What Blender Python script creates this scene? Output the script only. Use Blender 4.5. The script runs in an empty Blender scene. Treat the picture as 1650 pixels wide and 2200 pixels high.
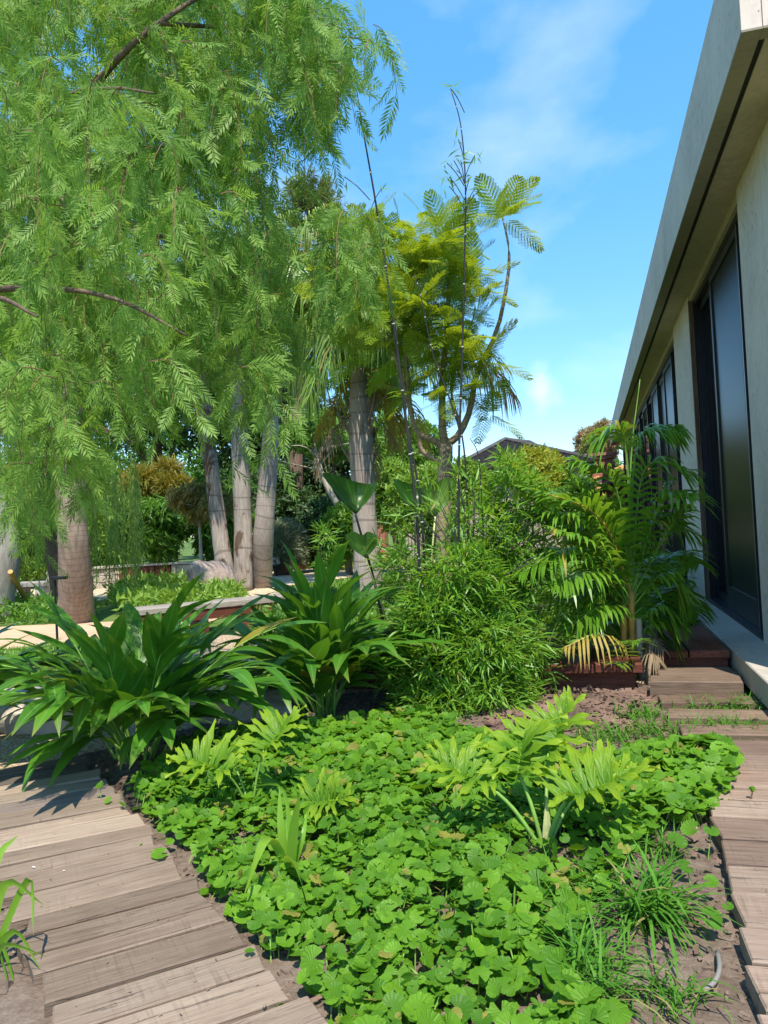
import bpy, bmesh, math, random
import numpy as np
from mathutils import Vector, Matrix

random.seed(7)
RG = np.random.default_rng(11)
SC = bpy.context.scene
COL = SC.collection
R = math.radians
PI = math.pi

# ------------------------------------------------------------------ camera
FPX, EYE = 1652.0, 1.5
YAW, PITCH, ROLL = 0.26005, 0.01745, 0.053
CF = Vector((-math.sin(YAW)*math.cos(PITCH), math.cos(YAW)*math.cos(PITCH), math.sin(PITCH)))
_r0 = CF.cross(Vector((0, 0, 1))).normalized(); _u0 = _r0.cross(CF)
CR = _r0*math.cos(ROLL) - _u0*math.sin(ROLL)
CU = _u0*math.cos(ROLL) + _r0*math.sin(ROLL)
CAM = Vector((0, 0, EYE))
cd = bpy.data.cameras.new('camera'); cam = bpy.data.objects.new('camera', cd); COL.objects.link(cam)
cd.sensor_fit = 'VERTICAL'; cd.sensor_height = 24.0; cd.lens = FPX/2200*24.0
cd.clip_start = 0.05; cd.clip_end = 2000
cam.matrix_world = Matrix(((CR.x, CU.x, -CF.x, 0), (CR.y, CU.y, -CF.y, 0), (CR.z, CU.z, -CF.z, EYE), (0, 0, 0, 1)))
SC.camera = cam
SC.render.resolution_x, SC.render.resolution_y = 768, 1024

def at(px, py, d):
    px, py, d = float(px), float(py), float(d)
    return CAM + d*(CF + (px-825)/FPX*CR - (py-1100)/FPX*CU)
def gp(px, py, z=0.0):
    px, py = float(px), float(py)
    v = CF + (px-825)/FPX*CR - (py-1100)/FPX*CU
    return CAM + (z-EYE)/v.z*v

# ------------------------------------------------------------------ world, sun, exposure
SUN_EL, SUN_AZ = R(62), R(23)          # azimuth from -Y towards +X: behind the camera, to the right
S = Vector((math.sin(SUN_AZ)*math.cos(SUN_EL), -math.cos(SUN_AZ)*math.cos(SUN_EL), math.sin(SUN_EL)))
W = bpy.data.worlds.new('World'); SC.world = W; W.use_nodes = True
nt = W.node_tree; nt.nodes.clear()
N = nt.nodes.new; Lk = nt.links.new
out = N('ShaderNodeOutputWorld'); bg = N('ShaderNodeBackground'); bg.inputs[1].default_value = 0.15
sky = N('ShaderNodeTexSky'); sky.sky_type = 'NISHITA'; sky.sun_disc = False
sky.sun_elevation = SUN_EL; sky.sun_rotation = PI - SUN_AZ
sky.air_density = 1.0; sky.dust_density = 0.15; sky.ozone_density = 1.0
hs = N('ShaderNodeHueSaturation'); hs.inputs['Saturation'].default_value = 1.2; hs.inputs['Value'].default_value = 1.0
sm = N('ShaderNodeMix'); sm.data_type = 'RGBA'; sm.inputs[0].default_value = 0.45; sm.inputs[7].default_value = (0.85, 2.15, 3.75, 1)
Lk(sky.outputs[0], sm.inputs[6]); Lk(sm.outputs[2], hs.inputs['Color'])
tc = N('ShaderNodeTexCoord'); mp = N('ShaderNodeMapping'); mp.inputs['Scale'].default_value = (1.0, 1.0, 1.9)
mp.inputs['Location'].default_value = (0.35, 0.1, 0.0)
Lk(tc.outputs['Generated'], mp.inputs[0])
n1 = N('ShaderNodeTexNoise'); n1.inputs['Scale'].default_value = 2.1; n1.inputs['Detail'].default_value = 7; n1.inputs['Roughness'].default_value = 0.5
n1.inputs['Distortion'].default_value = 0.25
Lk(mp.outputs[0], n1.inputs['Vector'])
rp = N('ShaderNodeValToRGB'); rp.color_ramp.elements[0].position = 0.535; rp.color_ramp.elements[1].position = 1.0
rp.color_ramp.elements[0].color = (0, 0, 0, 1); rp.color_ramp.elements[1].color = (0.85, 0.85, 0.85, 1)
Lk(n1.outputs[0], rp.inputs[0])
mx = N('ShaderNodeMix'); mx.data_type = 'RGBA'
Lk(rp.outputs[0], mx.inputs[0]); Lk(hs.outputs[0], mx.inputs[6]); mx.inputs[7].default_value = (4.6, 4.8, 5.1, 1)
# one small puffy cloud low in the sky
cdir = (at(1165, 838, 1.0)-CAM).normalized()
dp = N('ShaderNodeVectorMath'); dp.operation = 'DISTANCE'; nv = N('ShaderNodeVectorMath'); nv.operation = 'NORMALIZE'
Lk(tc.outputs['Generated'], nv.inputs[0]); Lk(nv.outputs[0], dp.inputs[0]); dp.inputs[1].default_value = cdir
n2 = N('ShaderNodeTexNoise'); n2.inputs['Scale'].default_value = 34; n2.inputs['Detail'].default_value = 5; Lk(nv.outputs[0], n2.inputs['Vector'])
ad = N('ShaderNodeMath'); ad.operation = 'MULTIPLY_ADD'; Lk(n2.outputs[0], ad.inputs[0]); ad.inputs[1].default_value = 0.045; Lk(dp.outputs['Value'], ad.inputs[2])
mr = N('ShaderNodeMapRange'); mr.inputs['From Min'].default_value = 0.056; mr.inputs['From Max'].default_value = 0.018; mr.inputs['To Max'].default_value = .42; mr.interpolation_type = 'SMOOTHSTEP'; Lk(ad.outputs[0], mr.inputs['Value'])
mx2 = N('ShaderNodeMix'); mx2.data_type = 'RGBA'; Lk(mr.outputs[0], mx2.inputs[0]); Lk(mx.outputs[2], mx2.inputs[6]); mx2.inputs[7].default_value = (4.9, 5.0, 5.1, 1)
Lk(mx2.outputs[2], bg.inputs[0]); Lk(bg.outputs[0], out.inputs[0])

sl = bpy.data.lights.new('sun', 'SUN'); sl.energy = 3.6; sl.angle = R(0.5); sl.color = (1.0, 0.93, 0.80)
so = bpy.data.objects.new('sun', sl); COL.objects.link(so); so.rotation_euler = (-S).to_track_quat('-Z', 'Y').to_euler(); so.location = (8, -8, 14)
SC.view_settings.view_transform = 'Standard'; SC.view_settings.look = 'None'
SC.view_settings.gamma = 1; SC.view_settings.use_curve_mapping = False; SC.view_settings.exposure = 1.08
SC.render.engine = 'CYCLES'
SC.cycles.max_bounces = 8; SC.cycles.transparent_max_bounces = 8; SC.cycles.transmission_bounces = 6
SC.cycles.diffuse_bounces = 4; SC.cycles.glossy_bounces = 3

# ------------------------------------------------------------------ mesh helpers
class T:
    """A template: vertices, faces flattened, per-vertex (across, along) coordinates."""
    def __init__(s, V, F, uv=None):
        s.V = np.asarray(V, float).reshape(-1, 3)
        s.sz = np.array([len(f) for f in F], int)
        s.lp = np.array([i for f in F for i in f], int)
        s.uv = np.zeros((len(s.V), 2)) if uv is None else np.asarray(uv, float)
class MB:
    def __init__(s): s.V = []; s.lp = []; s.sz = []; s.uv = []; s.mi = []; s.n = 0
    def t(s, t, M=None, mi=0):
        V = t.V if M is None else t.V @ np.array(M)[:3, :3].T + np.array(M)[:3, 3]
        s.V.append(V); s.lp.append(t.lp+s.n); s.sz.append(t.sz); s.uv.append(t.uv); s.mi.append(np.full(len(t.sz), mi)); s.n += len(V); return s
    def add(s, V, F, uv=None, mi=0): return s.t(T(V, F, uv), None, mi)
    def many(s, t, Ms, mi=0):
        Ms = np.asarray(Ms); k = len(Ms)
        if k == 0: return s
        V = np.einsum('kij,vj->kvi', Ms[:, :3, :3], t.V) + Ms[:, None, :3, 3]
        nv = len(t.V)
        s.V.append(V.reshape(-1, 3)); s.lp.append((t.lp[None] + (np.arange(k)*nv)[:, None]).reshape(-1)+s.n)
        s.sz.append(np.tile(t.sz, k)); s.uv.append(np.tile(t.uv, (k, 1))); s.mi.append(np.full(len(t.sz)*k, mi)); s.n += nv*k
        return s
    def mesh(s, name, mats, smooth=False):
        me = bpy.data.meshes.new(name)
        V = np.concatenate(s.V); lp = np.concatenate(s.lp); sz = np.concatenate(s.sz); uv = np.concatenate(s.uv); mi = np.concatenate(s.mi)
        me.vertices.add(len(V)); me.vertices.foreach_set('co', V.astype(np.float32).ravel())
        me.loops.add(len(lp)); me.loops.foreach_set('vertex_index', lp.astype(np.int32))
        me.polygons.add(len(sz)); st = np.concatenate([[0], np.cumsum(sz)[:-1]])
        me.polygons.foreach_set('loop_start', st.astype(np.int32))
        me.polygons.foreach_set('material_index', mi.astype(np.int32))
        me.polygons.foreach_set('use_smooth', np.full(len(sz), bool(smooth)))
        a = me.attributes.new('luv', 'FLOAT2', 'POINT'); a.data.foreach_set('vector', uv.astype(np.float32).ravel())
        for m in (mats if isinstance(mats, (list, tuple)) else [mats]): me.materials.append(m)
        me.update(calc_edges=True)
        return me
    def obj(s, name, mats, parent=None, smooth=False, kind=None):
        return link(name, s.mesh(name, mats, smooth), parent, kind=kind)
def link(name, me, parent=None, M=None, kind=None):
    o = bpy.data.objects.new(name, me); COL.objects.link(o)
    if parent is not None: o.parent = parent; o.matrix_parent_inverse = PINV[parent.name]
    if M is not None: o.matrix_basis = M if isinstance(M, Matrix) else Matrix(M.tolist())
    if kind: o['kind'] = kind
    PINV[o.name] = Matrix() if M is None else o.matrix_basis.inverted()
    return o
PINV = {}
def thing(name, label, cat, loc, group=None, kind=None):
    o = bpy.data.objects.new(name, None); COL.objects.link(o); o.location = loc
    o.empty_display_size = 0.1
    if label: o['label'] = label
    if cat: o['category'] = cat
    if group: o['group'] = group
    if kind: o['kind'] = kind
    PINV[o.name] = Matrix.Translation(-Vector(loc))
    return o
def tag(o, label=None, cat=None, group=None, kind=None):
    for k, v in (('label', label), ('category', cat), ('group', group), ('kind', kind)):
        if v: o[k] = v
    return o

def nrm(a): a = np.asarray(a, float); return a/np.maximum(np.linalg.norm(a, axis=-1, keepdims=True), 1e-9)
def frames(P, fwd, up, sc):
    """(k,4,4) with local Y along fwd, local Z near up."""
    P = np.asarray(P, float); y = nrm(fwd); x = nrm(np.cross(y, np.asarray(up, float)+1e-6)); z = np.cross(x, y)
    sc = np.asarray(sc, float); sc = np.repeat(sc[:, None], 3, 1) if sc.ndim == 1 else sc
    M = np.zeros((len(P), 4, 4)); M[:, 3, 3] = 1
    M[:, :3, 0] = x*sc[:, :1]; M[:, :3, 1] = y*sc[:, 1:2]; M[:, :3, 2] = z*sc[:, 2:3]; M[:, :3, 3] = P
    return M
def frame1(P, fwd, up=(0, 0, 1), sc=1.0): return frames([P], [fwd], [up], np.array([sc]))[0]
def rnd(n, s=1.0): return RG.normal(0, s, (n, 3))

def tube(mb, pts, rad, n=8, mi=0, cap=True, uvs=1.0):
    P = np.asarray([tuple(p) for p in pts], float); k = len(P)
    rad = np.full(k, rad) if np.isscalar(rad) else np.asarray(rad, float)
    tg = nrm(np.gradient(P, axis=0)); ref = np.array([0.3, 1, 0.1]) if abs(tg[0, 2]) > .7 else np.array([0, 0, 1.])
    V = []; uv = []; L = 0
    for i in range(k):
        x = np.cross(ref, tg[i]); x /= max(np.linalg.norm(x), 1e-6); y = np.cross(tg[i], x)
        if i: L += np.linalg.norm(P[i]-P[i-1])
        for j in range(n):
            a = 2*PI*j/n; V.append(P[i]+rad[i]*(math.cos(a)*x+math.sin(a)*y)); uv.append((j/n, L*uvs))
    F = [(i*n+j, i*n+(j+1) % n, (i+1)*n+(j+1) % n, (i+1)*n+j) for i in range(k-1) for j in range(n)]
    if cap: F += [tuple(range(n-1, -1, -1)), tuple((k-1)*n+j for j in range(n))]
    mb.add(V, F, uv, mi); return mb
def smooth_path(pts, n=16):
    P = np.array([tuple(p) for p in pts], float); k = len(P)
    if k < 3: 
        t = np.linspace(0, 1, n)[:, None]; return P[0]*(1-t)+P[-1]*t
    E = np.vstack([2*P[0]-P[1], P, 2*P[-1]-P[-2]]); res = []
    for u in np.linspace(0, k-1-1e-6, n):
        i = int(u); f = u-i; a, b, c, d = E[i:i+4]
        res.append(.5*((2*b)+(-a+c)*f+(2*a-5*b+4*c-d)*f*f+(-a+3*b-3*c+d)*f**3))
    return np.array(res)
def box_t(x0, x1, y0, y1, z0, z1, c=0.0):
    if c <= 0:
        V = [(x0, y0, z0), (x1, y0, z0), (x1, y1, z0), (x0, y1, z0), (x0, y0, z1), (x1, y0, z1), (x1, y1, z1), (x0, y1, z1)]
        return T(V, [(3, 2, 1, 0), (4, 5, 6, 7), (0, 1, 5, 4), (1, 2, 6, 5), (2, 3, 7, 6), (3, 0, 4, 7)])
    V = [(x0, y0, z0), (x1, y0, z0), (x1, y1, z0), (x0, y1, z0), (x0, y0, z1-c), (x1, y0, z1-c), (x1, y1, z1-c), (x0, y1, z1-c),
         (x0+c, y0+c, z1), (x1-c, y0+c, z1), (x1-c, y1-c, z1), (x0+c, y1-c, z1)]
    F = [(3, 2, 1, 0), (8, 9, 10, 11)]
    for i in range(4):
        j = (i+1) % 4; F += [(i, j, 4+j, 4+i), (4+i, 4+j, 8+j, 8+i)]
    return T(V, F)
def sheet(name, pts, z, mat, kind='structure'):
    """A flat ground patch with its own fine uneven edge."""
    P = [Vector((p[0], p[1], 0)) for p in pts]; V = []
    for i, a in enumerate(P):
        b = P[(i+1) % len(P)]; k = max(2, int((b-a).length/.12)); k = min(k, 40)
        nn = Vector((-(b-a).y, (b-a).x, 0)).normalized()
        for j in range(k):
            V.append(a.lerp(b, j/k) + nn*random.uniform(-.03, .03)*min(1, (b-a).length))
    bm = bmesh.new(); vs = [bm.verts.new((v.x, v.y, z)) for v in V]
    f = bm.faces.new(vs); f.normal_update()
    if f.normal.z < 0: f.normal_flip()
    bmesh.ops.triangulate(bm, faces=[f]); me = bpy.data.meshes.new(name); bm.to_mesh(me); bm.free(); me.materials.append(mat)
    o = link(name, me); tag(o, kind=kind); return o
def in_poly(x, y, P):
    r = np.zeros(len(x), bool); n = len(P)
    for i in range(n):
        x0, y0 = P[i][0], P[i][1]; x1, y1 = P[(i+1) % n][0], P[(i+1) % n][1]
        c = ((y0 > y) != (y1 > y)); xi = (x1-x0)*(y-y0)/((y1-y0) if abs(y1-y0) > 1e-9 else 1e-9)+x0
        r ^= c & (x < xi)
    return r
def sample_poly(P, n):
    xs = [p[0] for p in P]; ys = [p[1] for p in P]; got = []; tot = 0
    while tot < n:
        x = RG.uniform(min(xs), max(xs), n*2); y = RG.uniform(min(ys), max(ys), n*2); k = in_poly(x, y, P)
        got.append(np.stack([x[k], y[k]], 1)); tot += k.sum()
        if len(got) > 60: break
    return np.concatenate(got)[:n]

# ------------------------------------------------------------------ materials
def nodes(name):
    m = bpy.data.materials.new(name); m.use_nodes = True; t = m.node_tree; t.nodes.clear()
    o = t.nodes.new('ShaderNodeOutputMaterial'); p = t.nodes.new('ShaderNodeBsdfPrincipled'); t.links.new(p.outputs[0], o.inputs[0])
    return m, t, o, p
def c4(c): return (c[0], c[1], c[2], 1)
def ramp(t, src, stops):
    r = t.nodes.new('ShaderNodeValToRGB'); e = r.color_ramp.elements
    while len(e) < len(stops): e.new(0.5)
    for i, (pos, c) in enumerate(stops): e[i].position = pos; e[i].color = c4(c)
    t.links.new(src, r.inputs[0]); return r.outputs[0]
def mixc(t, f, a, b, mode='MIX'):
    m = t.nodes.new('ShaderNodeMix'); m.data_type = 'RGBA'; m.blend_type = mode
    for i, v in ((0, f), (6, a), (7, b)):
        if hasattr(v, 'links'): t.links.new(v, m.inputs[i])
        else: m.inputs[i].default_value = v if i == 0 else c4(v)
    return m.outputs[2]
def math_(t, op, a, b=0.0):
    m = t.nodes.new('ShaderNodeMath'); m.operation = op
    for i, v in ((0, a), (1, b)):
        if hasattr(v, 'links'): t.links.new(v, m.inputs[i])
        else: m.inputs[i].default_value = v
    return m.outputs[0]
def noise(t, scale, detail=4, vec=None, rough=.55, dist=0):
    n = t.nodes.new('ShaderNodeTexNoise'); n.inputs['Scale'].default_value = scale; n.inputs['Detail'].default_value = detail
    n.inputs['Roughness'].default_value = rough; n.inputs['Distortion'].default_value = dist
    if vec is not None: t.links.new(vec, n.inputs['Vector'])
    return n.outputs[0]
def coords(t, kind='Object', scale=(1, 1, 1), rot=(0, 0, 0)):
    c = t.nodes.new('ShaderNodeTexCoord'); m = t.nodes.new('ShaderNodeMapping'); m.inputs['Scale'].default_value = scale; m.inputs['Rotation'].default_value = rot
    t.links.new(c.outputs[kind], m.inputs[0]); return m.outputs[0]
def world_pos(t, scale=(1, 1, 1)):
    c = t.nodes.new('ShaderNodeNewGeometry'); m = t.nodes.new('ShaderNodeMapping'); m.inputs['Scale'].default_value = scale
    t.links.new(c.outputs['Position'], m.inputs[0]); return m.outputs[0]
def bump(t, p, h, strength=.3, dist=.02):
    b = t.nodes.new('ShaderNodeBump'); b.inputs['Strength'].default_value = strength; b.inputs['Distance'].default_value = dist
    t.links.new(h, b.inputs['Height']); t.links.new(b.outputs[0], p.inputs['Normal'])
def leaf_rand(t):
    oi = t.nodes.new('ShaderNodeObjectInfo'); g = t.nodes.new('ShaderNodeNewGeometry')
    return math_(t, 'FRACT', math_(t, 'ADD', oi.outputs['Random'], g.outputs['Random Per Island']))
def leaf_mat(name, a, b, dry=None, dry_amt=0.0, trans=.35, rough=.42, veins=0.0, skew=0.0, tip=None, tip_pow=1.0, rib=None, spec=.5, clump=1.2, tcol=None, dark_edge=0):
    m, t, o, p = nodes(name)
    r = leaf_rand(t)
    n = noise(t, clump, 2, world_pos(t))
    f = math_(t, 'ADD', math_(t, 'MULTIPLY', r, .65), math_(t, 'MULTIPLY', n, .7)); f = math_(t, 'SUBTRACT', f, .18)
    col = mixc(t, f, a, b)
    if dry is not None:
        d = math_(t, 'GREATER_THAN', math_(t, 'FRACT', math_(t, 'MULTIPLY', r, 7.31)), 1-dry_amt)
        col = mixc(t, d, col, dry)
    if rib is not None or veins or tip:
        at_ = t.nodes.new('ShaderNodeAttribute'); at_.attribute_name = 'luv'
        sx = t.nodes.new('ShaderNodeSeparateXYZ'); t.links.new(at_.outputs['Vector'], sx.inputs[0])
        au = math_(t, 'ABSOLUTE', sx.outputs[0])
        if tip: col = mixc(t, math_(t, 'POWER', math_(t, 'MAXIMUM', sx.outputs[1], 0.0), tip_pow), col, tip)
        if rib is not None:
            k = math_(t, 'LESS_THAN', au, 0.09); col = mixc(t, math_(t, 'MULTIPLY', k, .75), col, rib)
        if veins:
            w = math_(t, 'SINE', math_(t, 'ADD', math_(t, 'MULTIPLY', sx.outputs[1], veins), math_(t, 'MULTIPLY', au, skew)))
            w = math_(t, 'MULTIPLY', math_(t, 'ADD', w, 1), .5); w = math_(t, 'POWER', w, 5.0); bump(t, p, w, .5, .004)
            col = mixc(t, math_(t, 'MULTIPLY', w, .13), col, tuple(min(1, x*1.7) for x in b))
    t.links.new(col, p.inputs['Base Color']); p.inputs['Roughness'].default_value = rough; p.inputs['Specular IOR Level'].default_value = spec
    tr = t.nodes.new('ShaderNodeBsdfTranslucent')
    tint = mixc(t, .5, col, tcol or (min(1, b[0]*1.9+.03), min(1, b[1]*1.6), b[2]*.6)); t.links.new(tint, tr.inputs[0])
    ms = t.nodes.new('ShaderNodeMixShader'); ms.inputs[0].default_value = trans
    t.links.new(p.outputs[0], ms.inputs[1]); t.links.new(tr.outputs[0], ms.inputs[2]); t.links.new(ms.outputs[0], o.inputs[0])
    return m
def plain(name, c, rough=.6, metal=0, var=.25, nscale=6, bumps=.1, spec=.4):
    m, t, o, p = nodes(name)
    n = noise(t, nscale, 5, coords(t)); col = ramp(t, n, [(.25, tuple(x*(1-var) for x in c)), (.75, tuple(min(1, x*(1+var)) for x in c))])
    t.links.new(col, p.inputs['Base Color']); p.inputs['Roughness'].default_value = rough; p.inputs['Metallic'].default_value = metal
    p.inputs['Specular IOR Level'].default_value = spec
    if bumps: bump(t, p, noise(t, nscale*6, 4, coords(t)), bumps, .01)
    return m
def wood_mat(name, stops, rough=.75, red=None, spread=.5):
    """weathered timber, grain along local X"""
    m, t, o, p = nodes(name)
    oi = t.nodes.new('ShaderNodeObjectInfo')
    tcn = t.nodes.new('ShaderNodeTexCoord'); mpn = t.nodes.new('ShaderNodeMapping'); mpn.inputs['Scale'].default_value = (1.5, 26, 26)
    off = t.nodes.new('ShaderNodeCombineXYZ')
    for i in range(3): t.links.new(math_(t, 'MULTIPLY', oi.outputs['Random'], 37.0+i*11), off.inputs[i])
    va = t.nodes.new('ShaderNodeVectorMath'); t.links.new(tcn.outputs['Object'], va.inputs[0]); t.links.new(off.outputs[0], va.inputs[1]); t.links.new(va.outputs[0], mpn.inputs[0])
    g = noise(t, 1.6, 6, mpn.outputs[0], .65, .6)
    g2 = noise(t, 3.2, 4, va.outputs[0], .6)
    mp4 = t.nodes.new('ShaderNodeMapping'); mp4.inputs['Scale'].default_value = (5, 150, 150); t.links.new(va.outputs[0], mp4.inputs[0])
    g3 = noise(t, 1.3, 3, mp4.outputs[0], .7); g3 = math_(t, 'ADD', .5, math_(t, 'MULTIPLY', math_(t, 'SUBTRACT', g3, .5), 1.6))
    f = math_(t, 'ADD', math_(t, 'MULTIPLY', g, .42), math_(t, 'ADD', math_(t, 'MULTIPLY', g2, .28), math_(t, 'MULTIPLY', g3, .24)))
    f = math_(t, 'ADD', f, math_(t, 'MULTIPLY', math_(t, 'SUBTRACT', oi.outputs['Random'], .5), spread*.5))
    col = ramp(t, f, stops)
    # saw marks across the grain and dark cracks along it
    mp2 = t.nodes.new('ShaderNodeMapping'); mp2.inputs['Scale'].default_value = (60, 2.5, 2.5); t.links.new(va.outputs[0], mp2.inputs[0])
    saw = noise(t, 1.5, 3, mp2.outputs[0]); col = mixc(t, math_(t, 'MULTIPLY', ramp(t, saw, [(.52, (0, 0, 0)), (.68, (1, 1, 1))]), math_(t, 'MULTIPLY', ramp(t, g2, [(.5, (0, 0, 0)), (.62, (1, 1, 1))]), .38)), col, tuple(x*.55 for x in stops[0][1]))
    mp3 = t.nodes.new('ShaderNodeMapping'); mp3.inputs['Scale'].default_value = (1.1, 20, 20); t.links.new(va.outputs[0], mp3.inputs[0])
    cr = noise(t, 2.2, 5, mp3.outputs[0], .6, .8); crk = ramp(t, cr, [(.335, (1, 1, 1)), (.375, (0, 0, 0))])
    col = mixc(t, math_(t, 'MULTIPLY', crk, .5), col, (0.05, 0.036, 0.028))
    hue = t.nodes.new('ShaderNodeHueSaturation'); t.links.new(col, hue.inputs['Color'])
    t.links.new(math_(t, 'ADD', .74, math_(t, 'MULTIPLY', math_(t, 'FRACT', math_(t, 'MULTIPLY', oi.outputs['Random'], 5.3)), .42)), hue.inputs['Value'])
    t.links.new(hue.outputs[0], p.inputs['Base Color']); p.inputs['Roughness'].default_value = rough; p.inputs['Specular IOR Level'].default_value = .25
    h = math_(t, 'SUBTRACT', math_(t, 'ADD', g, math_(t, 'MULTIPLY', g3, .5)), math_(t, 'MULTIPLY', crk, 1.5)); bump(t, p, h, .7, .006)
    return m
def concrete_mat(name, c, pits=True):
    m, t, o, p = nodes(name); w = world_pos(t)
    n = noise(t, 1.3, 6, w, .6); n2 = noise(t, 14, 5, w)
    mpz = world_pos(t, (6, 6, .9)); st = noise(t, 3, 5, mpz, .65)
    f = math_(t, 'ADD', math_(t, 'MULTIPLY', n, .45), math_(t, 'ADD', math_(t, 'MULTIPLY', n2, .3), math_(t, 'MULTIPLY', st, .25)))
    col = ramp(t, f, [(.33, tuple(x*.74 for x in c)), (.5, c), (.68, tuple(x*1.16 for x in c))])
    if pits:
        v = t.nodes.new('ShaderNodeTexVoronoi'); v.inputs['Scale'].default_value = 13; t.links.new(world_pos(t, (1, 1, .6)), v.inputs['Vector'])
        gate = math_(t, 'GREATER_THAN', noise(t, 1.7, 3, w), .5)
        d = math_(t, 'MULTIPLY', math_(t, 'LESS_THAN', v.outputs['Distance'], math_(t, 'MULTIPLY', noise(t, 5, 2, w), .26)), gate)
        col = mixc(t, math_(t, 'MULTIPLY', d, .7), col, tuple(x*.28 for x in c))
    t.links.new(col, p.inputs['Base Color']); p.inputs['Roughness'].default_value = .82; p.inputs['Specular IOR Level'].default_value = .3
    bump(t, p, n2, .12, .01); return m
def ground_mat(name, stops, scale, bscale, bstr, vor=0):
    m, t, o, p = nodes(name); w = world_pos(t)
    a = noise(t, scale, 6, w, .6); b = noise(t, bscale, 5, w, .7)
    f = math_(t, 'ADD', math_(t, 'MULTIPLY', a, .55), math_(t, 'MULTIPLY', b, .45)); h = b
    if vor:
        v = t.nodes.new('ShaderNodeTexVoronoi'); v.inputs['Scale'].default_value = vor; t.links.new(w, v.inputs['Vector'])
        sx = t.nodes.new('ShaderNodeSeparateColor'); t.links.new(v.outputs['Color'], sx.inputs[0])
        f = math_(t, 'ADD', math_(t, 'MULTIPLY', f, .5), math_(t, 'MULTIPLY', sx.outputs[0], .5)); h = math_(t, 'SUBTRACT', 1.0, v.outputs['Distance'])
    t.links.new(ramp(t, f, stops), p.inputs['Base Color']); p.inputs['Roughness'].default_value = .95; p.inputs['Specular IOR Level'].default_value = .15
    bump(t, p, h, bstr, .02); return m
def bark_mat(name, a, b, rings=0.0, vert=10, scars=None):
    m, t, o, p = nodes(name); w = world_pos(t, (vert, vert, 1.2)); n = noise(t, 2.2, 6, w, .65)
    wn = noise(t, 1.1, 3, world_pos(t)); f = math_(t, 'ADD', math_(t, 'MULTIPLY', n, .65), math_(t, 'MULTIPLY', wn, .35))
    col = ramp(t, f, [(.34, a), (.66, b)]); h = n
    if rings:
        at_ = t.nodes.new('ShaderNodeAttribute'); at_.attribute_name = 'luv'
        sx = t.nodes.new('ShaderNodeSeparateXYZ'); t.links.new(at_.outputs['Vector'], sx.inputs[0])
        lowf = noise(t, .9, 2, world_pos(t, (.2, .2, 1)))
        ph = math_(t, 'FRACT', math_(t, 'ADD', math_(t, 'MULTIPLY', sx.outputs[1], rings), math_(t, 'ADD', math_(t, 'MULTIPLY', wn, .5), math_(t, 'MULTIPLY', lowf, 3.0))))
        k = math_(t, 'MULTIPLY', math_(t, 'LESS_THAN', ph, .10), math_(t, 'GREATER_THAN', n, .40)); col = mixc(t, math_(t, 'MULTIPLY', k, .55), col, tuple(x*.5 for x in a))
    if scars:
        sc = noise(t, 1.5, 4, world_pos(t, (1.6, 1.6, .7)), .6, .5); k = ramp(t, sc, [(.54, (0, 0, 0)), (.60, (1, 1, 1))]); col = mixc(t, math_(t, 'MULTIPLY', k, .85), col, scars)
    t.links.new(col, p.inputs['Base Color']); p.inputs['Roughness'].default_value = .9; p.inputs['Specular IOR Level'].default_value = .15
    bump(t, p, h, .6, .03); return m
def brick_mat(name, a, b, mortar, scale):
    m, t, o, p = nodes(name); br = t.nodes.new('ShaderNodeTexBrick'); br.inputs['Scale'].default_value = scale
    br.inputs['Color1'].default_value = c4(a); br.inputs['Color2'].default_value = c4(b); br.inputs['Mortar'].default_value = c4(mortar)
    t.links.new(coords(t, 'Object', (1, 1, 1), (R(90), 0, 0)), br.inputs['Vector']); t.links.new(br.outputs[0], p.inputs['Base Color']); p.inputs['Roughness'].default_value = .9; return m

M = {}
M['soil'] = ground_mat('soil', [(.3, (.06, .042, .032)), (.5, (.15, .11, .085)), (.72, (.27, .21, .17))], 3.0, 26, .9)
M['gravel'] = ground_mat('gravel', [(.3, (.26, .18, .11)), (.5, (.46, .34, .22)), (.75, (.66, .53, .38))], 1.5, 40, .8, 70)
M['gravel_far'] = ground_mat('far_gravel', [(.3, (.34, .26, .16)), (.5, (.52, .42, .28)), (.75, (.68, .58, .42))], 1.0, 22, .8, 26)
M['sand'] = ground_mat('sandy_path', [(.3, (.38, .24, .14)), (.55, (.55, .38, .25)), (.8, (.66, .50, .36))], .9, 30, .3)
M['turf'] = ground_mat('turf', [(.3, (.045, .10, .012)), (.5, (.09, .19, .02)), (.75, (.16, .27, .035))], 2.0, 45, .8)
M['far_turf'] = ground_mat('far_turf', [(.3, (.04, .08, .015)), (.5, (.09, .15, .03)), (.75, (.22, .22, .08))], .5, 12, .6)
M['plank'] = wood_mat('weathered_plank', [(.28, (.17, .12, .086)), (.46, (.255, .19, .14)), (.60, (.325, .25, .188)), (.80, (.42, .335, .258))], spread=.45)
M['plank_pale'] = wood_mat('pale_plank', [(.28, (.165, .11, .08)), (.46, (.26, .18, .135)), (.60, (.34, .25, .19)), (.80, (.46, .36, .28))], spread=.45)
M['plank_dark_shaded'] = wood_mat('dark_and_shaded_plank', [(.30, (.06, .045, .038)), (.5, (.13, .10, .085)), (.75, (.24, .19, .16))])  # random dark boards, plus painted shade for the far end of the boardwalk
M['plank_shaded'] = wood_mat('shaded_sleeper', [(.3, (.085, .055, .038)), (.5, (.17, .115, .082)), (.75, (.30, .22, .165))])  # darker copy of the plank timber; the shade on the steps is in its colour
M['red_wood'] = wood_mat('red_timber', [(.3, (.085, .024, .015)), (.5, (.15, .045, .027)), (.75, (.24, .09, .055))], rough=.6, spread=.25)
M['grey_wood'] = wood_mat('grey_timber', [(.3, (.18, .155, .13)), (.5, (.32, .285, .25)), (.75, (.48, .44, .40))])
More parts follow.
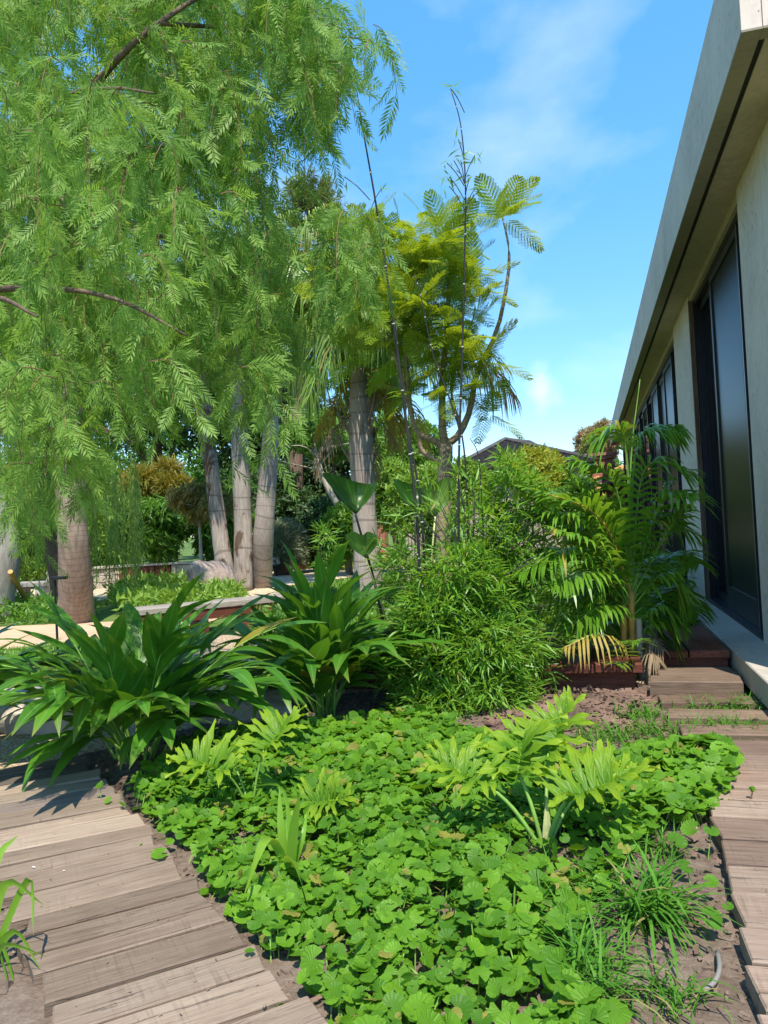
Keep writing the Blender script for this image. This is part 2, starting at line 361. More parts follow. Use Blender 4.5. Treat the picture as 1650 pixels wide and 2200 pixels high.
M['concrete'] = concrete_mat('concrete', (.66, .55, .49))
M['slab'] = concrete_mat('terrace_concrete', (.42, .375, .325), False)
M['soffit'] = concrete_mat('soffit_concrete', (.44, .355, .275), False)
M['lip'] = concrete_mat('lip_concrete', (.26, .22, .17), False)
M['shade_fill'] = plain('painted_shade', (.02, .018, .016), .9)  # near-black colour standing in for shade in gaps and the unlit interior
M['frame'] = plain('door_frame', (.016, .016, .024), .4, 0, .15, 3, 0, .25)
M['screen'] = plain('door_leaf', (.035, .034, .036), .4, .0, .15, 3, 0, .2)
M['alu'] = plain('metal_edge', (.55, .55, .56), .3, .9, .1, 3, 0)
m, t, o, p = nodes('dark_glass'); p.inputs['Base Color'].default_value = (.006, .007, .010, 1); p.inputs['Roughness'].default_value = .03; p.inputs['Specular IOR Level'].default_value = .22; M['glass'] = m
m, t, o, p = nodes('insect_screen'); p.inputs['Base Color'].default_value = (.024, .023, .023, 1); p.inputs['Roughness'].default_value = .28; p.inputs['Specular IOR Level'].default_value = .06; M['mesh'] = m
M['stone'] = ground_mat('pale_stone', [(.3, (.26, .22, .18)), (.5, (.44, .39, .33)), (.75, (.60, .55, .49))], 3, 20, .6)
M['rock'] = ground_mat('pink_rock', [(.3, (.20, .15, .12)), (.5, (.36, .28, .24)), (.75, (.52, .44, .38))], 2, 14, .7)
M['black'] = plain('black_metal', (.015, .015, .015), .5, .3, .1, 4, 0)
M['white'] = plain('white_plastic', (.75, .75, .72), .5, 0, .05, 4, 0)
M['hose'] = plain('grey_hose', (.20, .185, .165), .75, 0, .1, 8, 0)
M['tile'] = plain('dark_roof_tile', (.085, .075, .072), .7, 0, .35, 3, .1)
M['ridge'] = plain('orange_ridge_tile', (.50, .25, .10), .8, 0, .25, 3, .1)
M['brick'] = brick_mat('red_brick', (.36, .11, .06), (.28, .085, .05), (.35, .28, .22), 3.2)
M['bamboo_pole'] = plain('yellow_pole', (.36, .24, .07), .6, 0, .25, 8, .1)
M['mulch'] = plain('bark_chips', (.16, .10, .075), .95, 0, .6, 3, .3)
M['clod'] = plain('soil_clod', (.15, .108, .083), .98, 0, .5, 12, .4)
M['pebble'] = plain('pebbles', (.48, .36, .24), .85, 0, .45, 10, .2)

M['L_pepper'] = leaf_mat('pepper_leaf', (.11, .23, .03), (.29, .45, .10), trans=.48, rough=.5, clump=1.6, spec=.25, tcol=(.42, .62, .05))
M['L_ginger'] = leaf_mat('ginger_leaf', (.035, .13, .011), (.095, .26, .020), dry=(.28, .24, .03), dry_amt=.02, trans=.34, rough=.36, veins=0, rib=(.14, .30, .07), spec=.38, tip=(.24, .19, .05), tip_pow=11.0)
M['L_cover'] = leaf_mat('cover_leaf', (.034, .130, .009), (.155, .335, .018), dry=(.26, .25, .05), dry_amt=.045, trans=.36, rough=.5, veins=50.3, clump=1.3, spec=.28)
M['L_philo'] = leaf_mat('philodendron_leaf', (.055, .17, .010), (.10, .25, .012), trans=.40, rough=.45, rib=(.26, .38, .07), spec=.25, tip=(.29, .42, .020), clump=6, veins=26, skew=-7.0)
M['L_bamboo'] = leaf_mat('bamboo_leaf', (.08, .22, .02), (.21, .41, .05), dry=(.34, .30, .10), dry_amt=.02, trans=.42, rough=.40, clump=2.2)
M['L_areca'] = leaf_mat('areca_leaf', (.065, .19, .014), (.17, .34, .03), dry=(.34, .28, .05), dry_amt=.015, trans=.38, rough=.32, spec=.55)
M['L_queen'] = leaf_mat('queen_palm_leaf', (.08, .17, .02), (.22, .34, .055), dry=(.32, .22, .07), dry_amt=.05, trans=.3, rough=.4, clump=.8)
M['L_dead'] = leaf_mat('dead_palm_leaf', (.30, .22, .04), (.46, .36, .08), trans=.3, rough=.6)
M['L_brown'] = leaf_mat('brown_palm_leaf', (.13, .09, .05), (.30, .22, .13), trans=.1, rough=.8)
M['L_jaca'] = leaf_mat('feathery_leaf', (.13, .26, .014), (.31, .42, .03), trans=.45, rough=.45, clump=1.2)
M['L_grass'] = leaf_mat('grass_blade', (.035, .13, .012), (.12, .30, .03), dry=(.30, .26, .10), dry_amt=.06, trans=.35, rough=.55, spec=.2)
M['L_lawn'] = leaf_mat('lawn_blade', (.07, .17, .015), (.18, .32, .04), trans=.3, rough=.5)
M['L_elephant'] = leaf_mat('elephant_leaf', (.02, .085, .012), (.05, .15, .02), trans=.35, rough=.38, rib=(.02, .05, .01))
M['L_elephant2'] = leaf_mat('young_elephant_leaf', (.10, .22, .03), (.18, .30, .06), trans=.4, rough=.38, rib=(.05, .13, .02))
M['L_dark'] = leaf_mat('dark_conifer', (.025, .065, .014), (.07, .14, .03), trans=.15, rough=.55, clump=.5)
M['L_araucaria'] = leaf_mat('araucaria_needles', (.07, .12, .025), (.19, .26, .06), trans=.2, rough=.5, clump=.5)
M['L_mid'] = leaf_mat('mid_green_shrub', (.05, .15, .014), (.16, .33, .035), trans=.38, rough=.45, clump=.8)
M['L_light'] = leaf_mat('light_green_shrub', (.10, .22, .02), (.25, .40, .05), trans=.35, rough=.45, clump=.8)
M['L_yellow'] = leaf_mat('yellow_shrub', (.22, .29, .025), (.42, .44, .06), trans=.35, rough=.45, clump=.8)
M['L_olive'] = leaf_mat('olive_leaf', (.12, .16, .085), (.28, .33, .20), trans=.2, rough=.5, clump=.8)
M['L_gold'] = leaf_mat('golden_needles', (.12, .18, .02), (.36, .27, .045), trans=.3, rough=.5, clump=.7)
M['L_khaki'] = leaf_mat('khaki_leaf', (.13, .14, .03), (.33, .27, .08), trans=.3, rough=.5, clump=1)
M['L_willow'] = leaf_mat('willow_leaf', (.14, .24, .03), (.32, .42, .09), trans=.4, rough=.5, clump=1)
M['L_pink'] = leaf_mat('pinkish_bush', (.16, .20, .05), (.46, .32, .22), trans=.3, rough=.5, clump=1.5)
M['stem_green'] = plain('green_stem', (.16, .30, .05), .5, 0, .3, 12, 0)
M['stem_pale'] = plain('pale_stem', (.40, .42, .18), .55, 0, .3, 12, 0)
M['stem_orange'] = plain('orange_stem', (.40, .24, .05), .5, 0, .35, 6, 0)
M['twig'] = plain('red_twig', (.17, .09, .05), .8, 0, .35, 10, 0)
M['black_culm'] = plain('black_culm', (.028, .024, .024), .35, 0, .4, 5, 0)
M['culm_node'] = plain('pale_culm_node', (.45, .44, .40), .6, 0, .1, 5, 0)
M['petiole_dark'] = plain('dark_petiole', (.035, .035, .02), .4, 0, .3, 5, 0)
M['bark_pepper'] = bark_mat('pepper_bark', (.07, .045, .03), (.20, .14, .10))
M['bark_palm'] = bark_mat('palm_bark', (.24, .19, .165), (.46, .39, .35), rings=3.2, vert=14)
M['bark_palm_b'] = bark_mat('stained_palm_bark', (.20, .16, .135), (.44, .385, .345), rings=1.3, vert=9, scars=(.09, .045, .025))
M['bark_fibre'] = bark_mat('fibrous_bark', (.15, .11, .088), (.34, .265, .21), rings=11, vert=7)
M['bark_grey'] = bark_mat('grey_bark', (.22, .20, .18), (.38, .36, .32), vert=5)
M['bark_brown'] = bark_mat('brown_bark', (.10, .06, .04), (.24, .15, .11))
M['bark_pale'] = bark_mat('pale_bark', (.30, .25, .18), (.52, .46, .36))
M['bark_jaca'] = bark_mat('smooth_bark', (.22, .16, .10), (.40, .31, .20), rings=5)

# ------------------------------------------------------------------ the ground
def ground_sheet():
    mb = MB(); n = 90; xs = np.concatenate([-np.geomspace(400, 14, 14), np.linspace(-12, 6, 62), np.geomspace(8, 400, 14)])
    ys = np.concatenate([-np.geomspace(300, 4, 10), np.linspace(-2, 14, 62), np.geomspace(16, 500, 18)])
    X, Y = np.meshgrid(xs, ys, indexing='ij'); Z = np.zeros_like(X)
    V = np.stack([X, Y, Z], -1).reshape(-1, 3); a, b = X.shape
    F = [(i*b+j, (i+1)*b+j, (i+1)*b+j+1, i*b+j+1) for i in range(a-1) for j in range(b-1)]
    mb.add(V, F); return mb.obj('ground', M['far_turf'], None, kind='structure')
ground_sheet()
BED = [(-3.7, 4.35), (-3.15, 5.25), (-2.7, 6.4), (-1.6, 6.9), (.42, 7.05), (.55, 5.2), (.52, 3), (.6, -1.5), (-.6, -1.5), (-.2, 1.4), (-1.0, 2.2), (-2.1, 3.2), (-3.3, 4.2)]
sheet('gravel_path', [(-6.2, 6.0), (-4.5, 8.2), (-6.0, 10.0), (-3.4, 12.5), (.5, 11.0), (1.0, 6.5), (.6, 4), (-2, 1.0), (-2.8, -1.5), (-12, -1.5), (-12, 5.2)], .004, M['gravel'])
sheet('planting_bed', BED, .008, M['soil'])
sheet('path_edge_bed', [(-.9, 1.4), (-1.3, 2.1), (-1.9, 2.75), (-2.7, 3.4), (-3.1, 3.3), (-3.9, 2.6), (-3.0, .5)], .012, M['soil'])
LAWN = [(-9.4, 8.6), (-8.3, 9.2), (-6.8, 10.6), (-4.9, 8.0), (-5.1, 5.9), (-7.5, 4.2), (-12, 6.4)]
sheet('lawn', LAWN, .012, M['turf'])
sheet('sandy_path', [(-8.2, 9.25), (-16, 6.5), (-18, 8.4), (-10.5, 11.85), (-8.6, 12.25), (-6.4, 12.6), (-6.3, 11.0)], .016, M['sand'])
sheet('far_gravel_path', [(-14.5, 22), (-11.5, 26.5), (-6.5, 31), (-3.5, 31), (-4.0, 25.6), (-6.6, 22.8), (-8.0, 19.6), (-6.4, 16.4), (-7.5, 15.3), (-10.5, 17.2)], .008, M['gravel_far'])
sheet('left_gravel_yard', [(-20, 17), (-12.2, 15.3), (-11.5, 18.5), (-14, 22.5), (-22, 24)], .008, M['gravel_far'])
FARLAWN = [(-7.0, 15.5), (-6.2, 16.6), (-7.6, 19.6), (-6.2, 22.6), (-3.6, 24.8), (-1.2, 20), (-2, 14), (-4.5, 13.4)]
sheet('back_lawn', FARLAWN, .006, M['turf'])

def blade_t(w, L, bend, seg=3, width_pow=.9):
    """thin grass blade along +Z bending towards +Y"""
    V = []; uv = []
    for i in range(seg):
        t = i/seg; ang = bend*t; z = L*t*math.cos(ang*.6); y = L*t*math.sin(ang*.6); ww = w*(1-t**2*.6)/2
        V += [(-ww, y, z), (ww, y, z)]; uv += [(-1, t), (1, t)]
    V.append((0, L*math.sin(bend*.6), L*math.cos(bend*.6))); uv.append((0, 1))
    F = [(2*i, 2*i+1, 2*i+3, 2*i+2) for i in range(seg-1)]+[(2*seg-2, 2*seg-1, 2*seg)]
    return T(V, F, uv)
def upright(P, tilt, sc):
    n = len(P); az = RG.uniform(0, 2*PI, n); z = np.stack([np.cos(az)*tilt, np.sin(az)*tilt, np.ones(n)], 1); z = nrm(z)
    fw = np.stack([np.cos(az), np.sin(az), np.zeros(n)], 1); x = nrm(np.cross(fw, z)); y = np.cross(z, x)
    Ms = np.zeros((n, 4, 4)); Ms[:, 3, 3] = 1; s = np.asarray(sc)
    Ms[:, :3, 0] = x*s[:, None]; Ms[:, :3, 1] = y*s[:, None]; Ms[:, :3, 2] = z*s[:, None]; Ms[:, :3, 3] = P
    return Ms
def grass_field(name, poly, n, L, w, mat, z=.01, bend=1.2):
    p = sample_poly(poly, n); P = np.column_stack([p, np.full(len(p), z)])
    mb = MB()
    for q in (0, 1):
        k = slice(q, None, 2); mb.many(blade_t(w, L, bend*(.5+q*.8), 2), upright(P[k], RG.uniform(0, .5, len(P[k])), RG.uniform(.5, 1.3, len(P[k]))))
    return mb.obj(name, mat, kind='stuff')
grass_field('lawn_grass', LAWN, 26000, .055, .012, M['L_lawn'], .012)
grass_field('back_lawn_grass', FARLAWN, 14000, .10, .03, M['L_lawn'], .006)

def chip_t():
    V = [(-.5, -.5, 0), (.55, -.42, 0), (.45, .5, 0), (-.48, .42, 0), (-.4, -.4, .35), (.42, -.35, .42), (.38, .38, .3), (-.4, .34, .4)]
    return T(V, [(3, 2, 1, 0), (4, 5, 6, 7), (0, 1, 5, 4), (1, 2, 6, 5), (2, 3, 7, 6), (3, 0, 4, 7)])
def scatter_bits(name, poly, n, smin, smax, flat, mat, z=.01, long=1.0):
    p = sample_poly(poly, n); P = np.column_stack([p, np.full(len(p), z)])
    Ms = frames(P, rnd(n)*[1, 1, .25], rnd(n)*.5+[0, 0, 1], np.stack([RG.uniform(smin, smax, n), RG.uniform(smin, smax, n)*long, RG.uniform(smin, smax, n)*flat], 1))
    mb = MB(); mb.many(chip_t(), Ms); return mb.obj(name, mat, kind='stuff')
scatter_bits('soil_clods', BED, 9000, .008, .045, .8, M['clod'], .006)
scatter_bits('soil_clods_near_path', [(-1.78, 1.6), (-2.05, 2.4), (-2.8, 3.0), (-3.6, 2.6), (-2.6, 1.2)], 900, .012, .05, .8, M['clod'], .01)
scatter_bits('bark_mulch', [(-.75, 5.35), (.42, 5.55), (.4, 6.75), (-1.0, 6.75)], 1700, .025, .07, .28, M['mulch'], .012, 1.9)
scatter_bits('gravel_stones', [(-6, 5.4), (-3.3, 5.9), (-2.6, 6.6), (-1.8, 7.2), (-3.8, 7.8), (-5.2, 5.8), (-5.2, 3.6), (-3.7, 4.2)], 7000, .008, .022, .8, M['pebble'], .004)

# ------------------------------------------------------------------ timber paths
def plank_obj(name, parent, c, ang, L, W, H, z, mat, ch=.006):
    """plank centred at c, its length along angle ang; ends a little out of square"""
    t = box_t(-L/2, L/2, -W/2, W/2, 0, H, ch); V = t.V.copy()
    V[:, 0] += np.where(V[:, 1] > 0, 1, -1)*random.uniform(-.012, .012)
    V[:, 2] += np.where(V[:, 0] > 0, 1, -1)*random.uniform(-.004, .004)*(t.V[:, 2] > 0)
    mb = MB(); mb.add(V, [tuple(t.lp[sum(t.sz[:i]):sum(t.sz[:i])+t.sz[i]]) for i in range(len(t.sz))])
    m4 = Matrix.Translation((c[0], c[1], z)) @ Matrix.Rotation(ang, 4, 'Z') @ Matrix.Rotation(random.uniform(-.008, .008), 4, 'X')
    return link(name, mb.mesh(name, mat), parent, m4)
walk = thing('boardwalk', None, None, (-1.5, 2.3, 0), kind='structure')
dirw = Vector((-.735, .678, 0)).normalized(); s = -1.3
while s < 3.38:
    w = random.choice([.15, .18, .2, .2, .22, .24]); c = Vector((-.85, 2.15, 0)) + dirw*(s+w/2)
    a = math.atan2(.66, .75) + random.uniform(-.012, .012) - .05*(s-1)/2
    b = Vector((math.cos(a), math.sin(a), 0)); L = .66 + max(0, s-1.2)*.06 + random.uniform(-.015, .02)
    c = c - b*(L/2 + random.uniform(-.02, .025))
    far_shade = s > 2.95  # shade on the far boards is painted in with the darker timber
    plank_obj('plank', walk, c, a, L, w-.02, .05+random.uniform(-.003, .003), .008, M['plank_dark_shaded'] if far_shade or random.random() < .06 else M['plank'])
    s += w
deck = thing('plank_deck', None, None, (1, 3, 0), kind='structure')
y = 5.10
while y > -1.6:
    w = random.choice([.22, .24, .25, .28, .30]); x0 = .54 + random.uniform(-.006, .006) - (5.1-y)*.056; x1 = 1.95+random.uniform(-.02, .02)
    plank_obj('plank', deck, ((x0+x1)/2, y-w/2), 0, x1-x0, w-.016, .065+random.uniform(-.004, .003), .02, M['plank_pale'])
    y -= w
bd = MB(); bd.t(box_t(.60, 1.9, -1.6, 5.05, .004, .02)); bd.obj('bearer', M['red_wood'], deck)
stairs = thing('garden_steps', None, None, (.8, 6.5, 0), kind='structure')
for (y0, y1, x0, x1, z, h) in ((5.26, 5.50, .50, 1.62, .0, .07), (5.66, 5.90, .46, 1.45, .0, .07), (6.10, 6.33, .44, 1.40, .0, .07)):
    plank_obj('sleeper', stairs, ((x0+x1)/2, (y0+y1)/2), 0, x1-x0, y1-y0, h, z, M['plank_shaded'], .008)
plank_obj('sleeper', stairs, (.745, 6.60), 0, .69, .24, .145, 0, M['plank_shaded'], .01)
plank_obj('sleeper', stairs, (.79, 6.94), 0, .62, .40, .135, 0, M['plank_shaded'], .01)
st = thing('red_step', 'glossy reddish brown timber step box against the concrete terrace edge', 'step', (.8, 7.9, 0))
plank_obj('tread_board', st, (.94, 7.92), PI/2, 1.5, .32, .06, .208, M['red_wood'])
plank_obj('tread_board', st, (.60, 7.92), PI/2, 1.48, .33, .06, .206, M['red_wood'])
mb = MB(); mb.t(box_t(.46, 1.09, 7.22, 8.62, 0, .2)); mb.obj('riser', M['red_wood'], st)

rd = thing('low_timber_deck', 'low reddish brown timber deck of wide boards behind the bark mulch', 'deck', (-.6, 7.3, 0))
x = -2.45
while x < .30:
    w = random.choice([.3, .34, .36]); w = min(w, .36-x+.0)
    plank_obj('deck_board', rd, (x+w/2, 7.35+random.uniform(-.02, .02)), PI/2, 1.3, w-.008, .07, .17+random.uniform(-.004, .004), M['red_wood'])
    x += w
mb = MB(); mb.t(box_t(-2.42, .30, 6.80, 7.95, 0, .168)); mb.obj('riser_board', M['red_wood'], rd)

# ------------------------------------------------------------------ the concrete house
H = thing('concrete_house', 'long low concrete house with a deep flat eave and dark glazed doors', 'house', (4, 18, 0))
XF, XW, Y0, Y1, ZS, ZR, ZP = 1.05, 1.45, 5.03, 34.0, 4.40, 5.08, .27
mb = MB()
mb.t(box_t(XF+.012, XF+.12, Y0+.01, Y1, 4.372, ZR-.01))
mb.t(box_t(XF+.121, 9.0, Y0, Y0+.12, 4.37, ZR, .012)); mb.t(box_t(XF+.121, 9, Y0+.121, Y1, 4.56, 4.98))
mb.t(box_t(XF+.121, 9, Y1-.12, Y1+.001, 4.37, 4.558)); mb.obj('roof_slab', M['concrete'], H)
mb = MB(); mb.t(box_t(XF-.001, XF+.118, Y0-.001, Y1+.002, 4.355, 4.369)); mb.t(box_t(XF+.12, 8.99, Y0-.001, Y0+.118, 4.355, 4.369)); mb.obj('drip_lip', M['lip'], H)
ya = Y0
for yb in (9.6, 14.2, 18.8, 23.4, 28.0, Y1):
    mb = MB(); mb.t(box_t(XF, XF+.0118, ya+.004, yb-.004, 4.37, ZR, .004)); mb.obj('fascia_panel', M['concrete'], H); ya = yb
for k, (a, b) in enumerate(((Y0+.16, 10.2), (10.21, 15.8), (15.81, 21.5), (21.51, 27.5), (27.51, Y1-.13))):
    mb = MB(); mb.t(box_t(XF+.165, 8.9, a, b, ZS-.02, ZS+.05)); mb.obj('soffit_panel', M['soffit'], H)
mb = MB(); mb.t(box_t(XF+.1205, XF+.1645, Y0+.121, Y1-.122, 4.395, 4.44)); mb.t(box_t(XF+.165, 8.9, Y0+.121, Y0+.159, 4.405, 4.44)); mb.obj('shade_fill', M['shade_fill'], H)  # dark strips painted as the shade inside the gap behind the lip
for (a, b) in ((5.9, 6.62), (6.628, 7.55), (11.1, 13.0)):
    mb = MB(); mb.t(box_t(XW, XW+.30, a, b, ZP+.002, ZS-.022, .004)); mb.obj('wall_panel', M['concrete'], H)
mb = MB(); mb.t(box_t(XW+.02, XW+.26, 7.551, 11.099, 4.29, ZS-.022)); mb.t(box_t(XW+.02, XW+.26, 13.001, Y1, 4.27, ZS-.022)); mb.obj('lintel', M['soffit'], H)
mb = MB(); mb.t(box_t(1.13, 9.0, 4.9, Y1, .08, ZP, .008)); mb.obj('terrace', M['slab'], H)
mb = MB(); mb.t(box_t(1.6, 8.9, 5.1, Y1-.2, .0, .079)); mb.obj('under_slab_shade', M['shade_fill'], H)  # near-black block painted as the shade in the gap below the terrace
mb = MB(); mb.t(box_t(XW+.34, 8.8, 5.95, Y1-.1, ZP+.003, ZS-.03)); mb.obj('interior_wall', M['shade_fill'], H)
mb = MB(); mb.t(box_t(XW-.035, XW-.001, 12.15, 12.27, .62, .86, .006)); mb.obj('wall_light', M['black'], H)
def sliding_door(y0, y1, z1, leafs, nm='sliding_door'):
    d = MB(); xo = XW+.06
    for (a, b, c, e) in ((y0+.002, y0+.07, ZP, z1), (y1-.07, y1-.002, ZP, z1)): d.t(box_t(xo, xo+.16, a, b, c+.002, e))
    d.t(box_t(xo, xo+.16, y0+.071, y1-.071, z1-.07, z1)); d.t(box_t(xo-.05, xo+.16, y0+.071, y1-.071, ZP+.002, ZP+.05))
    D = d.obj(nm, M['frame'], H)
    for (a, b, xx, kind) in leafs:
        fw = .085; q = MB(); za, zb = ZP+.055, z1-.075
        q.t(box_t(xx, xx+.045, a, a+fw, za, zb, .003)); q.t(box_t(xx, xx+.045, b-fw, b, za, zb, .003))
        q.t(box_t(xx, xx+.045, a+fw, b-fw, za, za+.26 if kind == 'mesh' else za+.09)); q.t(box_t(xx, xx+.045, a+fw, b-fw, zb-.09, zb))
        q.obj('leaf_frame', M['screen'] if kind == 'mesh' else M['frame'], D)
        q = MB(); q.t(box_t(xx+.02, xx+.03, a+fw, b-fw, za+.1, zb-.1)); q.obj('pane', M['mesh'] if kind == 'mesh' else M['glass'], D)
        q = MB(); q.t(box_t(xx-.004, xx-.001, a, a+.012, za, zb)); q.obj('edge_strip', M['alu'], D)
sliding_door(7.55, 11.1, 4.29, [(7.62, 8.2, XW+.13, 'glass'), (8.0, 9.75, XW+.065, 'mesh'), (9.7, 11.03, XW+.13, 'glass')])
mb = MB(); mb.t(box_t(XW-.004, XW+.05, 11.06, 11.098, ZP+.003, 4.3)); mb.obj('door_trim', M['bark_brown'], H)
lf = [(13.1, 14.2, XW+.13, 'glass')]; yy = 14.2
while yy < 33: lf.append((yy, yy+1.5, XW+.075 if len(lf) % 2 else XW+.12, 'mesh' if len(lf) < 4 else 'glass')); yy += 1.46
sliding_door(13.0, Y1-.3, 4.27, lf, 'glazed_wall')

# ------------------------------------------------------------------ houses beyond the garden
def hip_house():
    a = at(1080, 943, 34); d = thing('distant_house', 'distant house with a hipped roof of dark grey tiles behind the bushes', 'house', (a.x, a.y+4, 0))
    ap = a; ez = at(985, 1010, 31).z
    xl, xr = at(960, 1005, 31).x, at(1275, 1010, 34).x
    mb = MB(); mb.t(box_t(xl+.5, xr-.5, a.y-2.6, a.y+7, 0, ez-.05)); mb.obj('wall', M['stone'], d)
    r1 = (ap.x, a.y+1.2, ap.z); r2 = (ap.x+.9, a.y+3.5, ap.z)
    C4 = [(xl, a.y-3.2, ez), (xr, a.y-3.2, ez), (xr, a.y+7.5, ez), (xl, a.y+7.5, ez)]
    planes = [(C4[0], C4[1], r1, r1), (C4[1], C4[2], r2, r1), (C4[2], C4[3], r2, r2), (C4[3], C4[0], r1, r2)]
    rf = MB()
    for (p, q, tq, tp) in planes:
        p, q, tq, tp = map(lambda v: np.array(v, float), (p, q, tq, tp)); nr = 14
        nn = np.cross(q-p, tp-p); nn /= np.linalg.norm(nn); nn *= np.sign(nn[2])
        for i in range(nr):
            u0, u1 = i/nr, (i+1)/nr; a0 = p+(tp-p)*u0; b0 = q+(tq-q)*u0; a1 = p+(tp-p)*u1; b1 = q+(tq-q)*u1
            V = [a0+nn*.11, b0+nn*.11, b1+nn*.02, a1+nn*.02, a0-nn*.02, b0-nn*.02]; rf.add(V, [(0, 1, 2, 3), (0, 4, 5, 1)])
    R_ = rf.obj('roof', M['tile'], d)
    for (p, q) in ((C4[0], r1), (C4[1], r1), (r1, r2), (C4[2], r2)):
        h = MB(); tube(h, [np.array(p)+[0, 0, .1], np.array(q)+[0, 0, .12]], .09, 6); h.obj('ridge_tiles', M['tile'], R_)
hip_house()
def chimney_house():
    b = at(1345, 1040, 32); d = thing('orange_ridged_house', 'partly hidden neighbour house with grey roof edged by orange ridge tiles', 'house', (b.x, b.y+3, 0))
    mb = MB(); mb.t(box_t(b.x-2.5, b.x+4, b.y+.6, b.y+7, 0, 3.1)); mb.obj('wall', M['brick'], d)
    p0 = np.array(at(1255, 1042, 32)); p1 = np.array(at(1372, 985, 32)); p1[1] = p0[1]+3.0
    V = [p0, p0+[6, -.3, 0], p1+[5, 0, .4], p1]; rf = MB(); n = 12
    for i in range(n):
        u0, u1 = i/n, (i+1)/n; V = [p0+(p1-p0)*u0+[0, 0, .06], p0+[7, 0, 0]+(p1-p0)*u0+[0, 0, .06], p0+[7, 0, 0]+(p1-p0)*u1, p0+(p1-p0)*u1, p0+(p1-p0)*u0, p0+[7, 0, 0]+(p1-p0)*u0]
        rf.add(V, [(0, 1, 2, 3), (0, 4, 5, 1)])
    rr = rf.obj('roof', M['tile'], d)
    for off in (np.zeros(3), np.array([.15, -.9, -.35])):
        for i in range(9):
            h = MB(); q0 = p0+(p1-p0)*(i/9)+off; q1 = p0+(p1-p0)*((i+1.1)/9)+off; tube(h, [q0, q1], [.15, .12], 8); h.obj('ridge_tile', M['ridge'], rr)
    c = at(1291, 1015, 33); q = MB(); w = .52
    q.t(box_t(c.x-w, c.x+w, c.y-w, c.y+w, 0, c.z+.25)); ch = q.obj('chimney', M['brick'], d)
    for (e, z0, z1) in ((.06, .25, .40), (-.02, .40, .55), (.10, .55, .68), (.16, .68, .80)):
        q = MB(); q.t(box_t(c.x-w-e, c.x+w+e, c.y-w-e, c.y+w+e, c.z+z0+.001, c.z+z1)); q.obj('brick_course', M['brick'], ch)
chimney_house()

# ------------------------------------------------------------------ leaf templates (length along +Y, upper face +Z)
def lance_t(w, seg=6, droop=.25, fold=.15, pos=.42, tipx=0.0):
    V = []; uv = []
    for i in range(seg):
        t = i/seg; f = (math.sin(PI*min(1, (t+.03)**(math.log(.5)/math.log(pos))))**.85) if 0 < t+.03 < 1 else 0
        ww = max(.012, w/2*f); z = -droop*t*t; y = t*(1-.25*droop*t)
        V += [(-ww+tipx*t*t, y, z+fold*ww), (tipx*t*t, y, z), (ww+tipx*t*t, y, z+fold*ww)]; uv += [(-1, t), (0, t), (1, t)]
    V.append((tipx, 1-.25*droop, -droop)); uv.append((0, 1)); F = []
    for i in range(seg-1): a = 3*i; F += [(a, a+1, a+4, a+3), (a+1, a+2, a+5, a+4)]
    a = 3*(seg-1); F += [(a, a+1, len(V)-1), (a+1, a+2, len(V)-1)]
    return T(V, F, uv)
def small_leaf_t(w, fold=.1, droop=.12):
    V = [(0, 0, 0), (-w/2, .4, fold*w), (0, .45, -droop*.2), (w/2, .4, fold*w), (0, 1, -droop)]
    return T(V, [(0, 2, 1), (0, 3, 2), (1, 2, 4), (2, 3, 4)], [(0, 0), (-1, .4), (0, .45), (1, .4), (0, 1)])
def combine(items):
    V = []; F = []; uv = []; n = 0
    for t, Mx in items:
        v = t.V @ Mx[:3, :3].T + Mx[:3, 3]; k = 0
        for s_ in t.sz: F.append(tuple(t.lp[k:k+s_]+n)); k += s_
        V.append(v); uv.append(t.uv); n += len(v)
    return T(np.concatenate(V), F, np.concatenate(uv))
def pinnate_t(pairs=11, ll=.30, lw=.055, ang=42, curve=.12, seed=0):
    rs = random.Random(seed); V = []; F = []; uv = []
    def quad(p, d, L, w):
        d = nrm(np.array(d)); s_ = nrm(np.cross(d, [0, 0, 1.]))*w/2; p = np.array(p); n = len(V)
        V.extend([p, p+d*L*.38-s_, p+d*L, p+d*L*.38+s_]); F.append((n, n+1, n+2, n+3)); uv.extend([(0, 0), (-1, .4), (0, 1), (1, .4)])
    for i in range(pairs):
        t = .1+.86*i/(pairs-1); y = t*(1-.1*curve); z = -curve*t*t
        L = ll*(1-.42*abs(t-.45)/.55)*rs.uniform(.85, 1.1)
        for s_ in (-1, 1):
            a = R(ang+rs.uniform(-9, 9)-10*t); quad((0, y+rs.uniform(-.012, .012), z), (s_*math.sin(a), math.cos(a), rs.uniform(-.28, .05)), L, lw*rs.uniform(.85, 1.15))
    quad((0, .96, -curve*.92), (rs.uniform(-.2, .2), 1, -.2), ll*.8, lw)
    n = len(V); ys = [0, .35, .7, 1.0]
    for y in ys: V.extend([(-.005, y, -curve*y*y), (.005, y, -curve*y*y)]); uv.extend([(0, y), (0, y)])
    for i in range(3): F.append((n+2*i, n+2*i+1, n+2*i+3, n+2*i+2))
    return T(V, F, uv)
